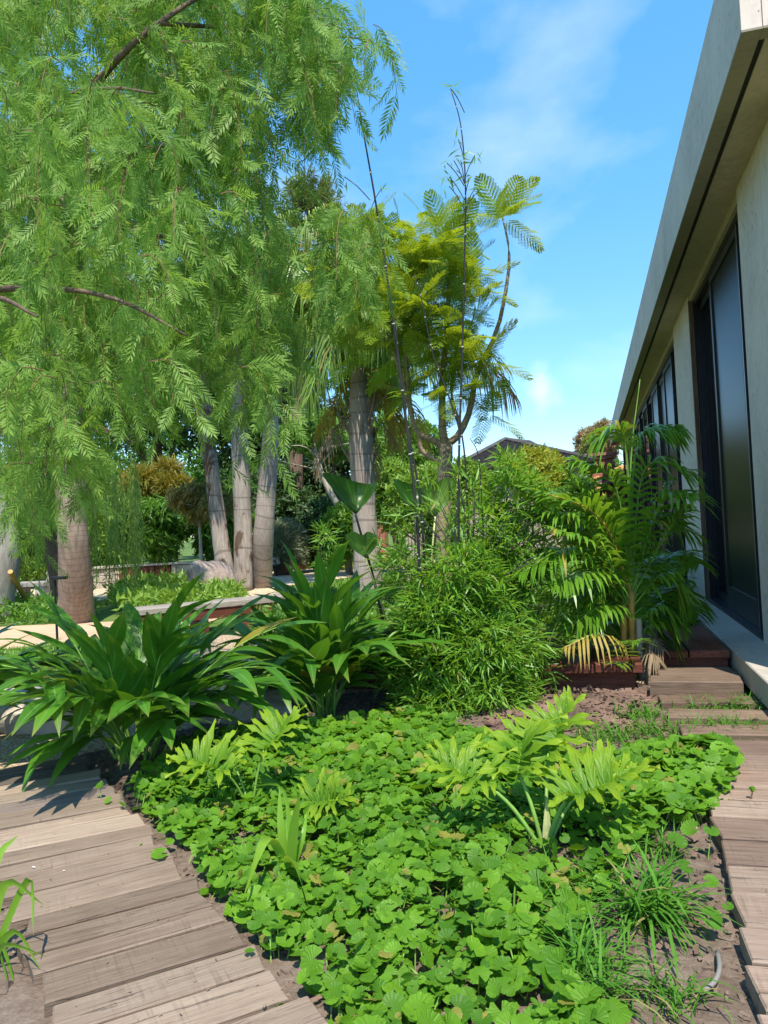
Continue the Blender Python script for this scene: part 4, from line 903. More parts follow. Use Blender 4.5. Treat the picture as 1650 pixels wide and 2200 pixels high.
# ------------------------------------------------------------------ low plants and small things in the middle distance
def low_bed(name, label, poly, n, ls, h, mat, tm=None, cat='plants'):
    p = sample_poly(poly, n); P = np.column_stack([p, RG.uniform(.02, h, len(p))]); c = np.mean(np.array(poly), 0)
    t = thing(name, label, cat, (c[0], c[1], 0)); mb = MB(); Ms = frames(P, rnd(len(P))+[0, 0, .6], rnd(len(P), .5)+[0, 0, 1.2], ls*RG.uniform(.6, 1.3, len(P)))
    for i, q in enumerate(tm or CL): mb.many(q, Ms[i::len(tm or CL)])
    mb.obj('foliage', mat, t, kind='stuff'); return t
low_bed('low_plant_bed', 'low leafy plants edging the sandy path at the far left', [(-17, 8.6), (-10.6, 11.95), (-9.3, 12.3), (-9.6, 13.6), (-13, 15), (-20, 13)], 2400, .17, .38, M['L_mid'])
low_bed('low_plant_bed', 'low bright plants below the curved planter wall', [(-8.4, 12.7), (-6.6, 13.2), (-7.6, 16), (-10.4, 19.5), (-13.3, 20.8), (-11.5, 16.5)], 2000, .2, .38, M['L_light'])
low_bed('low_plant_bed', 'thin green weeds on the gravel before the dark shrubs', [(-10.2, 26), (-4.5, 24), (-4.2, 25.5), (-6.5, 28.5), (-10, 28.5)], 260, .2, .22, M['L_yellow'])
low_bed('low_plant_bed', 'green leafy plants between the ginger clumps and the back lawn', [(-4.6, 9.6), (-3.2, 8.2), (-1.4, 8.4), (-1.6, 11.2), (-3.6, 12.3)], 1100, .17, .42, M['L_mid'])
low_bed('low_plant_bed', 'shaded leafy plants behind the areca palm beside the terrace', [(-1.0, 8.3), (1.0, 8.8), (1.0, 15), (-.8, 15), (-1.6, 10)], 2600, .16, .8, M['L_mid'])
def planter_wall():
    t = thing('planter_wall', 'curved low planter wall of pale stones and rusty red panels', 'wall', at(320, 1245, 23).xyz*1)
    t.location.z = 0; PINV[t.name] = Matrix.Translation(-t.location)
    P = [gp(185, 1268), gp(245, 1262), gp(300, 1258), gp(360, 1255), gp(410, 1253), gp(455, 1258)]
    S_ = smooth_path(P, 26); hgt = .62; cp = MB(); st = None; rs = random.Random(2)
    for i in range(25):
        a, b = Vector(S_[i]), Vector(S_[i+1]); d = (b-a); L = d.length; an = math.atan2(d.y, d.x); red = 6 <= i <= 15
        rows = 1 if red else 3
        for r_ in range(rows):
            mb = MB(); mb.t(box_t(-L/2+.01, L/2-.01, -.12+rs.uniform(-.02, .02), .15, 0, (hgt/rows)-.015, .02))
            m4 = Matrix.Translation(((a.x+b.x)/2, (a.y+b.y)/2, r_*hgt/rows)) @ Matrix.Rotation(an, 4, 'Z')
            link('panel' if red else 'stone', mb.mesh('stone', M['red_wood'] if red else M['stone']), t, m4)
        mb = MB(); mb.t(box_t(-L/2-.005, L/2+.005, -.17, .2, hgt+.002, hgt+.07, .01)); link('coping', mb.mesh('coping', M['stone']), t, Matrix.Translation(((a.x+b.x)/2, (a.y+b.y)/2, 0)) @ Matrix.Rotation(an, 4, 'Z'))
planter_wall()
def rock(name, label, c, r, mat, seed, cat='boulder', sub=4):
    bm = bmesh.new(); bmesh.ops.create_icosphere(bm, subdivisions=sub, radius=1); g = np.random.default_rng(seed); k = g.normal(0, 1, (7, 3)); ph = g.uniform(0, 6, 7)
    for v in bm.verts:
        f = 1+sum(.07*math.sin(2.2*float(np.dot(k[i], v.co))+ph[i]) for i in range(7))
        n_ = v.co.normalized(); f *= 1+.035*math.sin(9*v.co.x+5*v.co.y)*math.sin(8*v.co.z+3*v.co.x)+.02*math.sin(23*v.co.x+ph[0])*math.sin(19*v.co.y+ph[1])*math.sin(21*v.co.z); m_ = max(abs(n_.x), abs(n_.y), abs(n_.z)); f *= .80+.26/m_*.75
        v.co = Vector((n_.x*r[0]*f, n_.y*r[1]*f, n_.z*r[2]*f))
    me = bpy.data.meshes.new(name); bm.to_mesh(me); bm.free(); me.materials.append(mat)
    o = link(name, me); o.location = (c[0], c[1], c[2] if len(c) > 2 else r[2]*.55); tag(o, label, cat); return o
rock('boulder', 'rough pinkish boulder at the foot of the leaning palm', gp(452, 1282).xy, (.62, .5, .52), M['rock'], 3)
rock('edging_stone', 'long flat pale stone lying between lawn and gravel at the left', (-4.45, 5.42), (.72, .30, .19), M['stone'], 5, 'stone')
rock('edging_stone', 'low beige stone half hidden between the two ginger clumps', (-2.95, 5.75), (.60, .22, .15), M['stone'], 6, 'stone')
def timber_bench():
    a, b = gp(298, 1312, .45), gp(652, 1278, .45); t = thing('timber_bench', 'long raised timber bench with a weathered grey top behind the ginger plants', 'bench', ((a+b)/2).xy.to_3d())
    d = b-a; an = math.atan2(d.y, d.x); L = d.length; mid = (a+b)/2
    for k in range(2):
        off = Vector((-math.sin(an), math.cos(an), 0))*(.14+.29*k); plank_obj('seat_board', t, (mid+off).xy, an, L, .28, .08, .38, M['grey_wood'])
    mb = MB(); mb.t(box_t(-L/2+.02, L/2-.02, .02, .05, .22, .378)); link('side_board', mb.mesh('side_board', M['red_wood']), t, Matrix.Translation((mid.x, mid.y, 0)) @ Matrix.Rotation(an, 4, 'Z'))
    for k in range(4):
        x = -L/2+.25+k*(L-.5)/3; mb = MB(); mb.t(box_t(x-.09, x+.09, .06, .5, 0, .377, .01)); link('leg', mb.mesh('leg', M['red_wood']), t, Matrix.Translation((mid.x, mid.y, 0)) @ Matrix.Rotation(an, 4, 'Z'))
timber_bench()
def stone_bench():
    c = gp(85, 1285); t = thing('stone_bench', 'small grey slab bench on blocks before the weeping willow', 'bench', c)
    mb = MB(); mb.t(box_t(c.x-.75, c.x+.35, c.y-.25, c.y+.25, .34, .46, .02)); mb.obj('slab', M['grey_wood'], t)
    for dx in (-.6, .15): mb = MB(); mb.t(box_t(c.x+dx-.12, c.x+dx+.16, c.y-.2, c.y+.2, 0, .339, .01)); mb.obj('block', M['stone'], t)
    mb = MB(); mb.t(box_t(c.x+.0, c.x+.7, c.y+.3, c.y+.7, .40, .72, .03)); mb.obj('stone_block', M['stone'], t)
stone_bench()
def lamp():
    b = gp(124, 1400); b = at(124, 1395, 10.2); b.z = 0; tp = at(122, 1245, 10.2); t = thing('garden_lamp', 'thin black garden lamp post with a flat head beside the stout palm', 'lamp', b)
    mb = MB(); tube(mb, [b, Vector((b.x, b.y, tp.z))], .016, 8); mb.obj('post', M['black'], t)
    mb = MB(); mb.t(box_t(b.x-.03, b.x+.17, b.y-.05, b.y+.05, tp.z+.001, tp.z+.04, .008)); mb.obj('head', M['black'], t)
lamp()
def sign_box():
    c = at(593, 1205, 25.6); t = thing('utility_box', 'small white box on a dark post beside the olive trunk', 'box', (c.x, c.y, 0))
    mb = MB(); mb.t(box_t(c.x-.11, c.x+.11, c.y-.07, c.y+.07, c.z-.11, c.z+.12, .012)); mb.obj('housing', M['white'], t)
    mb = MB(); mb.t(box_t(c.x-.12, c.x+.12, c.y-.08, c.y+.08, c.z-.25, c.z-.112)); tube(mb, [(c.x, c.y, 0), (c.x, c.y, c.z-.25)], .04, 8); mb.obj('post', M['black'], t)
    mb = MB(); mb.t(box_t(c.x-.025, c.x+.025, c.y-.074, c.y-.071, c.z-.03, c.z+.03)); mb.obj('socket', M['black'], t)
sign_box()
def fence():
    a, b = at(878, 1220, 20), at(912, 1222, 19.5); t = thing('stake_fence', 'short row of brown wooden stakes behind the bamboo', 'fence', (a.x, a.y, 0))
    for k in range(6): p = a.lerp(b, k/5); mb = MB(); tube(mb, [(p.x, p.y, 0), (p.x, p.y, 1.15+.1*(k % 2))], .05, 7); mb.obj('stake', M['bark_pale'], t)
    c = at(808, 1135, 27); q = thing('brick_pillar', 'small red brick pillar glimpsed right of the shaggy palm', 'pillar', (c.x, c.y, 0)); mb = MB(); mb.t(box_t(c.x-.3, c.x+.35, c.y-.2, c.y+.3, 0, c.z+.35)); mb.obj('brickwork', M['brick'], q)
fence()

# ------------------------------------------------------------------ strap plants and grass tufts
BL = [blade_t(.011, .24, b, 4) for b in (1.0, 1.8, 2.5)]
def tuft(px, py, n, h, label, spread=.05, group='dark green grass tufts', wide=1.0, mat='L_grass'):
    c = gp(px, py); t = thing('grass_tuft', label, 'grass tuft', c, group); mb = MB()
    P = np.column_stack([c.x+RG.normal(0, spread, n), c.y+RG.normal(0, spread, n), np.full(n, .01)])
    for i, q in enumerate(BL): k = slice(i, None, 3); mb.many(q, upright(P[k], np.abs(RG.normal(0, .35, len(P[k]))), h/.24*RG.uniform(.55, 1.2, len(P[k]))))
    mb.obj('blades', M[mat], t, kind='stuff')
for q in ((1395, 1985, 150, .27, 'largest grass tuft sprawling over bare soil near the right deck'), (1270, 2085, 80, .22, 'grass tuft below and left of the sprawling one'), (1290, 1935, 60, .17, 'small tuft left of the sprawling grass tuft'),
          (1415, 1840, 70, .15, 'grass tuft beside the bare soil next to the right deck'), (1220, 1770, 80, .17, 'grass tuft under the right philodendron leaf'), (1330, 1790, 70, .16, 'grass tuft between cover leaves right of the philodendron'),
          (1060, 1880, 60, .15, 'grass tuft left of the philodendron stalks'), (990, 1930, 70, .17, 'dark grass tuft among the middle of the round leaves'), (880, 1760, 60, .13, 'thin grass tuft amid the round leaves in the centre'),
          (1165, 1965, 60, .16, 'grass tuft over the dry soil patch'), (1440, 2160, 50, .17, 'grass tuft at the lower right near the hose'), (1130, 2020, 50, .15, 'grass tuft below the dry soil patch'), (1290, 2150, 60, .2, 'grass tuft at the very bottom right')): tuft(*q)
for q in ((1385, 1545, 130, .17, 'grass tuft at the corner of the lowest wooden step'), (1400, 1580, 120, .17, 'grass tuft beside the second spaced sleeper'), (1330, 1595, 90, .16, 'grass tuft in front of the bark mulch'), (1285, 1590, 90, .15, 'grass tuft right behind the lobed philodendron leaves'), (1240, 1570, 70, .14, 'grass tuft at the left of the bark mulch'),
          (1500, 1532, 120, .14, 'grass tuft in the first gap between sleepers, left'), (1590, 1530, 160, .17, 'grass tuft in the first gap between sleepers, right'), (1490, 1578, 120, .14, 'grass tuft in the second gap between sleepers, left'), (1550, 1578, 140, .15, 'grass tuft in the second gap between sleepers, middle'),
          (1600, 1576, 120, .15, 'grass tuft in the second gap between sleepers, right'), (1530, 1615, 80, .10, 'short grass in the last gap before the deck, left'), (1610, 1616, 80, .10, 'short grass in the last gap before the deck, right')): tuft(*q, spread=.085)
grass_field('bed_grass', [(-.9, 3.2), (.1, 2.6), (.35, 3.6), (.3, 5.0), (-.4, 5.2), (-.9, 4.2)], 900, .13, .006, M['L_grass'], .01, 1.6)
tuft(402, 1290, 40, .55, 'spiky dark grass tuft beside the pink boulder', .1, 'dark green grass tufts')

def strap_plant(name, label, base, leaves, mat, w):
    t = thing(name, label, 'plant', base)
    for (p1, p2, ww) in leaves:
        P = smooth_path([base, p1, p2], 9); tg = nrm(np.gradient(P, axis=0)); s_ = nrm(np.cross(tg, np.array(CF)*[1, 1, .2]+[.2, .1, .3])); V = []; uv = []; F = []
        for i in range(9):
            u = i/8; h = ww/2*(.55+.6*math.sin(PI*min(1, u*.8+.15)))*(1-u**4*.92); V += [P[i]-s_[i]*h, P[i]-np.array(CF)*h*-.25, P[i]+s_[i]*h]; uv += [(-1, u), (0, u), (1, u)]
        for i in range(8): a = 3*i; F += [(a, a+1, a+4, a+3), (a+1, a+2, a+5, a+4)]
        mb = MB(); mb.add(V, F, uv); mb.obj('leaf', mat, t, True)
M['L_strap'] = leaf_mat('strap_leaf', (.13, .30, .02), (.26, .44, .05), trans=.35, rough=.4)
b = gp(625, 1880); D = (b-CAM).dot(CF)
strap_plant('strap_leaved_plant', 'strap leaved plant with folded yellow green blades amid the round leaves', b,
    [(at(605, 1790, D), at(600, 1690, D+.05), .035), (at(630, 1790, D-.05), at(645, 1700, D-.1), .04), (at(620, 1760, D+.1), at(612, 1720, D+.2), .03), (at(575, 1800, D-.1), at(522, 1930, D-.5), .04),
     (at(630, 1850, D-.2), at(678, 1998, D-.62), .06), (at(650, 1800, D), at(660, 1740, D+.1), .022), (at(610, 1700, D+.1), at(540, 1688, D+.2), .016)], M['L_strap'], .04)
b = gp(-30, 2090); D = (b-CAM).dot(CF)
strap_plant('strap_leaved_plant', 'strap leaved plant with bright arching blades at the lower left edge', b,
    [(at(10, 1900, D), at(95, 1945, D-.05), .03), (at(-10, 1860, D+.05), at(38, 1795, D+.1), .028), (at(60, 1890, D), at(72, 2010, D-.1), .022), (at(30, 2000, D-.05), at(90, 2090, D-.1), .022), (at(-5, 2040, D), at(28, 2155, D-.15), .035), (at(10, 2030, D-.1), at(100, 2055, D-.15), .02), (at(-5, 2010, D), at(40, 2140, D-.1), .03)], M['L_strap'], .04)

# ------------------------------------------------------------------ round leaved ground cover
COVER = [(-2.62, 3.85), (-2.75, 4.55), (-2.9, 4.85), (-2.2, 5.35), (-1.2, 5.55), (-.75, 5.15), (-.2, 4.7), (.25, 5.0), (.62, 4.95), (.70, 4.55), (.52, 3.9), (.25, 3.75), (.05, 3.35), (.05, 2.95), (-.25, 2.6), (-.05, 2.3), (.1, 1.9), (-.5, 1.6), (-.86, 2.25), (-1.15, 2.5), (-1.45, 2.75), (-1.85, 3.2), (-2.3, 3.6)]
HOLES = [(-.28, 3.42, .20), (.05, 3.0, .15), (-1.68, 3.35, .13), (-1.02, 2.42, .10), (.18, 2.7, .3), (-.6, 2.9, .09), (-.9, 4.0, .08), (-1.3, 3.4, .08), (-.35, 2.2, .1)]
def ground_cover():
    t = thing('round_leaf_ground_cover', 'carpet of bright green round scalloped leaves filling the bed between both paths', 'ground cover', (-1, 3.6, 0))
    n = 9600; p = sample_poly(COVER, n)
    extra = np.array([(.36, 3.12), (.30, 3.30), (.40, 2.98), (.33, 2.86), (.43, 3.55), (.28, 3.5), (.36, 3.62), (-1.95, 3.1), (-2.0, 3.25), (-1.62, 2.9), (-1.0, 2.2), (-.95, 2.3), (-1.2, 2.42), (-2.72, 3.75), (-2.62, 3.68), (-2.5, 3.62), (-2.35, 3.5), (.6, 4.4), (.66, 4.3), (.5, 4.2)])
    keep = np.ones(len(p), bool)
    for (x, y, r) in HOLES: keep &= ((p[:, 0]-x)**2+(p[:, 1]-y)**2 > r*r) | (RG.random(len(p)) < .18)
    keep &= ~((p[:, 0] > -.45) & (p[:, 1] > 2.6) & (p[:, 1] < 4.4) & (RG.random(len(p)) < .30))
    p = np.concatenate([p[keep], extra]); n = len(p)
    mound = .035+.035*np.sin(p[:, 0]*4.1+1)*np.sin(p[:, 1]*3.7)+.13*np.exp(-((p[:, 0]-.48)**2+(p[:, 1]-4.5)**2)/.09)
    z = mound+RG.uniform(.0, .085, n); P = np.column_stack([p, z]); az = RG.uniform(0, 2*PI, n)
    fw = np.stack([np.cos(az), np.sin(az), RG.normal(-.12, .3, n)], 1)
    up = rnd(n, .34)+np.array([.08, -.34, 1.0]); sc = RG.uniform(.042, .080, n)*(.95+.30*(p[:, 1] > 4.0))
    sc = np.where(RG.random(n) < .22, sc*.5, sc); sc = np.where(RG.random(n) < .10, sc*1.3, sc)
    edge = (p[:, 0] > -.5) & (p[:, 1] < 4); sc = np.where(edge, sc*1.12, sc)
    Ms = frames(P, fw, up, sc)
    spread_parts('leaf', t, [round_leaf_t(k, cup=(.13, -.07, .2, .05, -.12)[k]) for k in range(5)], Ms, M['L_cover'], 300, 'far_leaves')
    st = MB()
    for i in range(0, n, 3): tube(st, [(P[i, 0]+RG.normal(0, .03), P[i, 1]+RG.normal(0, .03), .005), P[i]-[0, 0, .004]], .0025, 3, 0, False)
    st.obj('leaf_stalks', M['stem_green'], t, kind='stuff')
ground_cover()
def sprout(px, py, h, label, a):
    c = gp(px, py, .085); t = thing('seedling', label, 'seedling', c, None); mb = MB(); tube(mb, [c, c+Vector((.01, 0, h*.6)), c+Vector((a, 0, h))], .003, 5); mb.obj('stem', M['twig'], t)
    for k in range(3): mb = MB(); mb.t(round_leaf_t(k), frame1(c+Vector((a, 0, h)), (math.cos(k*2.1), math.sin(k*2.1), .5), (.3, -.6, .8), h*.55)); mb.obj('leaf', M['L_philo'], t)
sprout(1555, 1642, .075, 'tiny lobed seedling growing through the deck near the sleepers', .03); sprout(1612, 1718, .05, 'tiny seedling rising from a joint lower on the deck', .01)

# ------------------------------------------------------------------ shell ginger clumps
GING = [lance_t(w, 7, dr, .18, .42, tx) for w, dr, tx in ((.235, .25, .0), (.26, .45, .06), (.22, .68, -.06), (.27, .15, .03))]
def ginger(label, base, canes, seed, keep=220):
    g = np.random.default_rng(seed); t = thing('ginger_plant', label, 'plant', base, 'shell ginger clumps'); Ms = []; st = MB()
    for (az, lean, L, bx) in canes:
        dv = np.array([math.cos(az), math.sin(az), 0]); b0 = np.array(base)+dv*bx; pts = [b0]; e = R(88-lean*.35); k = 9
        for i in range(k): e = R(90-lean*(.35+.9*i/k)); pts.append(pts[-1]+(dv*math.cos(e)+np.array([0, 0, math.sin(e)]))*L/k)
        P = np.array(pts); tube(st, P, np.linspace(.011, .004, len(P)), 6, 0, False); sd = np.cross(dv, [0, 0, 1.]); nl = g.integers(8, 11)
        tw = g.uniform(-.5, .5); sd = sd*math.cos(tw)+dv*math.sin(tw)*.6
        for j in range(nl):
            f = .30+.69*j/(nl-1); x = f*k; i = min(k-1, int(x)); p = P[i]+(P[i+1]-P[i])*(x-i); tg = nrm(P[i+1]-P[i]); s_ = (1 if j % 2 else -1)
            op = 1.05-.75*f+g.uniform(-.1, .1); d = tg+sd*s_*op+g.normal(0, .12, 3)+[0, 0, .05]
            if j == nl-1: d = tg+g.normal(0, .1, 3)
            up = np.cross(sd*s_, tg)*s_+np.array([0, 0, .8])+g.normal(0, .15, 3)
            Ms.append(frames([p], [d], [up], np.array([g.uniform(.38, .54)*(.8 if j == nl-1 else 1)]))[0])
    st.obj('canes', M['stem_green'], t, True)
    spread_parts('leaf', t, GING, Ms, M['L_ginger'], keep, 'inner_leaves', True)
g = np.random.default_rng(2)
def fan(n, L, lmin, lmax, seed, bias=None):
    g = np.random.default_rng(seed); r = []
    for i in range(n):
        az = 2*PI*i/n+g.uniform(-.2, .2) if bias is None else bias+g.normal(0, .9); r.append((az, g.uniform(lmin, lmax), L*g.uniform(.8, 1.1), g.uniform(.03, .17)))
    return r
ginger('largest dark glossy ginger clump beside the end of the left boardwalk', gp(300, 1632), fan(15, 1.20, 50, 78, 1)+fan(9, .98, 14, 40, 2)+fan(7, .72, 50, 85, 3), 5, 240)
ginger('upright ginger clump standing between the largest clump and the bamboo', gp(695, 1535), fan(14, 1.0, 52, 84, 4)+fan(10, .92, 8, 32, 5)+fan(5, .55, 40, 70, 6)+[(-.6, 8, 1.15, .05), (2.8, 10, 1.12, .05)], 6, 250)
ginger('ginger clump mostly outside the left edge with leaf tips reaching in', gp(-190, 1640), fan(10, .95, 30, 58, 7)+[(.55, 58, 1.0, .1), (.7, 66, .95, .1)], 7, 40)

# ------------------------------------------------------------------ lacy philodendrons
LOBE = [lobed_leaf_t(k, 9, f) for k, f in ((0, .85), (1, 1.05), (2, .6))]
def philo(label, base, leaves):
    t = thing('philodendron', label, 'plant', base)
    for k, (p, fw, up, s_, r_) in enumerate(leaves):
        mid = (Vector(base)+Vector(p))/2+Vector((0, 0, .04)); mb = MB(); tube(mb, smooth_path([base, mid, p], 9), np.linspace(r_, r_*.7, 9), 7); mb.obj('stalk', M['stem_green'], t, True)
        mb = MB(); mb.t(LOBE[k % 3], frame1(p, fw, up, s_*.80)); mb.obj('leaf', M['L_philo'], t, True)
b = gp(1172, 1838); D = (b-CAM).dot(CF)
philo('lacy yellow green philodendron with four leaves on long stalks at the right', b, [
    (at(1040, 1680, D+.1), (-.8, .25, .2), (.15, -.35, .9), .40, .011), (at(1112, 1655, D+.12), (.05, .75, .3), (-.05, -.4, .9), .50, .011), (at(1178, 1615, D+.25), (.3, .6, .6), (-.2, -.6, .75), .46, .010), (at(1222, 1712, D-.05), (.9, .3, .25), (-.2, -.35, .9), .50, .012), (at(1255, 1690, D+.2), (.5, .7, .2), (-.1, -.5, .9), .34, .009)])
mb = MB(); mb.t(lance_t(.16, 6, .05, .6, .3), frame1(b+Vector((.01, .0, .0)), (.03, .05, 1), (0, -1, 0), .26)); o_ = mb.obj('sheath', M['stem_pale'], bpy.data.objects['philodendron'])
b = gp(540, 1752); D = (b-CAM).dot(CF)
philo('lacy light green philodendron rising above the round leaves near the ginger', b, [
    (at(567, 1612, D), (.2, .8, .35), (-.05, -.5, .8), .42, .007), (at(478, 1655, D-.1), (-.85, .1, .15), (.2, -.35, .9), .42, .007), (at(500, 1640, D+.15), (-.5, .5, .2), (.1, -.4, .9), .34, .006)])
b = gp(650, 1790); D = (b-CAM).dot(CF)
philo('small philodendron with a single flat yellow leaf beside the strap leaved plant', b, [(at(672, 1722, D), (.55, -.1, .10), (-.05, -.75, .75), .32, .007)])

# ------------------------------------------------------------------ elephant ears on tall dark stalks
def elephant(name, label, base, items):
    t = thing(name, label, 'plant', base)
    for (hub, outline, cup, stalk_b, r_, mat, D) in items:
        hp = np.array(at(hub[0], hub[1], D)); n = len(outline); V = [hp]; uv = [(0, 0)]; F = []
        O = np.array([at(q[0], q[1], D+q[2]) for q in outline])
        O = smooth_path(O, 31); m = len(O)
        for ring, f in ((1, .35), (2, .7), (3, 1.)):
            for i in range(m):
                u = i/(m-1)*2-1; pl = .012*math.cos(u*PI*6)*f; V.append(hp+(O[i]-hp)*f+np.array(CF)*(cup*math.sin(PI*f)*(.6+.4*math.cos(u*PI))+pl)); uv.append((((u*5+.5) % 1)-.5, f))
        for i in range(m-1):
            F.append((0, 1+i, 2+i))
            for q in range(2): a = 1+q*m+i; F.append((a, a+m, a+m+1, a+1))
        mb = MB(); mb.add(V, F, uv); mb.obj('leaf', mat, t, True)
        mb = MB(); tube(mb, smooth_path([stalk_b, (Vector(stalk_b)+Vector(hp))/2+Vector((.03, 0, .05)), hp], 9), np.linspace(r_, r_*.6, 9), 7); mb.obj('stalk', M['petiole_dark'] if mat == M['L_elephant'] else M['stem_pale'], t, True)
b = at(845, 1420, 6.9); b.z = 0
elephant('elephant_ear_plant', 'elephant ear plant with dark leaves held high on slanting stalks left of the bamboo', b, [
    ((764, 1106), [(764, 1106, 0), (735, 1075, -.02), (692, 1018, -.05), (730, 1024, .1), (765, 1035, .22), (790, 1040, .25), (810, 1038, .1), (795, 1070, .05), (764, 1106, 0)], .13, b, .017, M['L_elephant'], 6.8),
    ((786, 1200), [(786, 1200, 0), (757, 1178, -.03), (742, 1152, 0), (760, 1142, .1), (778, 1150, .15), (790, 1142, .15), (806, 1150, .06), (810, 1170, 0), (786, 1200, 0)], .08, b+Vector((.05, 0, 0)), .010, M['L_elephant2'], 6.6),
    ((892, 1092), [(892, 1092, 0), (862, 1070, -.02), (845, 1030, -.05), (870, 1036, .1), (900, 1046, .2), (918, 1050, .15), (915, 1075, .05), (892, 1092, 0)], .1, b+Vector((.1, .1, 0)), .014, M['L_elephant'], 7.4),
    ((935, 1110), [(935, 1110, 0), (912, 1085, -.02), (912, 1050, -.05), (935, 1038, .1), (962, 1025, .15), (975, 1040, .1), (965, 1080, .05), (935, 1110, 0)], .1, b+Vector((.15, .1, 0)), .014, M['L_elephant2'], 7.4)])

# ------------------------------------------------------------------ black bamboo
BLF = [small_leaf_t(w, .1, dr) for w, dr in ((.13, .1), (.11, .25), (.15, .18))]
def bamboo():
    b = gp(965, 1530); t = thing('black_bamboo', 'bushy black bamboo clump with tall dark bare culms in the middle of the bed', 'bamboo', b)
    culms = [([(905, 1450), (898, 1150), (872, 900), (838, 640), (808, 440), (780, 280), (768, 205)], 6.4, .017), ([(925, 1450), (905, 1100), (878, 930), (858, 800), (852, 700)], 6.6, .015), ([(985, 1450), (986, 1000), (992, 800), (998, 560), (1000, 400), (990, 270), (968, 190)], 6.5, .013), ([(1010, 1450), (1000, 1000), (970, 870), (930, 760), (905, 640), (890, 590)], 6.9, .011),
             ([(1030, 1480), (1040, 1250), (1030, 1000), (1010, 940)], 6.7, .011), ([(960, 1480), (975, 1200), (985, 1010)], 6.4, .010), ([(1060, 1480), (1075, 1200), (1080, 990)], 6.9, .010), ([(930, 1480), (905, 1230), (890, 1180)], 6.3, .010)]
    for pts, d, r_ in culms:
        P = [Vector((b.x+(pts[0][0]-965)*.003, b.y+(d-6.5), 0))]+[at(q[0], q[1], d) for q in pts]; S_ = smooth_path(P, 40); mb = MB(); tube(mb, S_, np.linspace(r_, r_*.28, 40), 8); c = mb.obj('culm', M['black_culm'], t, True)
        nd = MB()
        for i in range(3, 37, 3):
            rr_ = r_+(r_*.28-r_)*i/39; dv = S_[i+1]-S_[i]; dv = dv/np.linalg.norm(dv); tube(nd, [S_[i]-dv*.006, S_[i], S_[i]+dv*.006], [rr_*1.02, rr_*1.45, rr_*1.02], 8)
        nd.obj('node_rings', M['culm_node'], c)
    g = np.random.default_rng(12); Ms = []; tw = MB()
    def cluster(p, dv, n=6, s_=.148):
        for k in range(n): d = nrm(dv+g.normal(0, .55, 3)+[0, 0, -.05]); Ms.append(frames([np.array(p)+g.normal(0, .02, 3)], [d], [g.normal(0, .45, 3)+[0, 0, 1]], np.array([g.uniform(.7, 1.25)*s_]))[0])
    lump = [(1110, 1075, 75, 65, 7.0, 200), (1035, 1150, 75, 80, 6.8, 190), (1100, 1200, 80, 90, 6.9, 290), (985, 1250, 95, 80, 6.5, 300), (1065, 1300, 85, 80, 6.6, 260), (935, 1330, 85, 75, 6.4, 280), (1040, 1400, 110, 80, 6.3, 360), (930, 1440, 90, 70, 6.2, 280), (1060, 1490, 100, 55, 6.2, 280), (940, 1520, 95, 40, 6.1, 200), (1120, 1400, 55, 50, 6.5, 90), (870, 1230, 55, 55, 6.8, 110), (850, 1430, 50, 60, 6.6, 110), (1090, 1000, 28, 28, 6.9, 40), (700, 1180, 26, 55, 9.5, 40)]
    for (px, py, rx, ry, d, n) in lump:
        for k in range(int(n*.8)):
            u = nrm(g.normal(0, 1, 3))*g.uniform(.25, 1)**.5; c = at(px+u[0]*rx, py+u[1]*ry, d+u[2]*.36); c.z = max(c.z, .04)
            dv = np.array(CR)*u[0]*.9+np.array(CU)*(-u[1]*.5)-np.array(CF)*(-u[2])*.9+[0, 0, .12]; cluster(c, dv, g.integers(5, 9))
            if k % 5 == 0: tube(tw, [np.array(c), np.array(c)-dv*.28], [.002, .004], 4, 0, False)
    for k in range(120):
        a = g.uniform(0, 6.28); rr_ = g.uniform(.85, 1.2); c = at(1010+math.cos(a)*185*rr_, 1290+math.sin(a)*250*rr_, 6.6+g.uniform(-.3, .3)); c.z = max(.05, c.z); cluster(c, np.array(CR)*math.cos(a)+[0, 0, -math.sin(a)*.7], g.integers(4, 7)); tube(tw, [np.array(c), np.array(c)-(np.array(CR)*math.cos(a)+[0, 0, -math.sin(a)])*.3], [.002, .004], 4, 0, False)
    for (px, py, d, n) in ((970, 192, 6.5, 6), (985, 300, 6.5, 5), (1020, 335, 6.5, 6), (975, 345, 6.5, 5), (965, 380, 6.5, 5), (1020, 405, 6.5, 7), (965, 400, 6.5, 4), (820, 405, 6.4, 4), (740, 380, 6.4, 3), (1040, 400, 6.5, 4), (1005, 440, 6.5, 3), (830, 850, 6.4, 4), (990, 345, 6.4, 4), (960, 350, 6.5, 4), (1010, 380, 6.5, 4)):
        c = at(px, py, d); cluster(c, np.array([g.normal(0, .5), g.normal(0, .3), .3 if py < 200 else -.1]), n, .12); q = at(998 if px > 900 else 795, py+50, d); tube(tw, smooth_path([q, (np.array(q)+np.array(c))/2+[0, 0, .02], c], 5), .004, 4, 0, False)
    tw.obj('twigs', M['black_culm'], t, kind='stuff')
    spread_parts('leaf', t, BLF, Ms, M['L_bamboo'], 300, 'far_leaves')
bamboo()

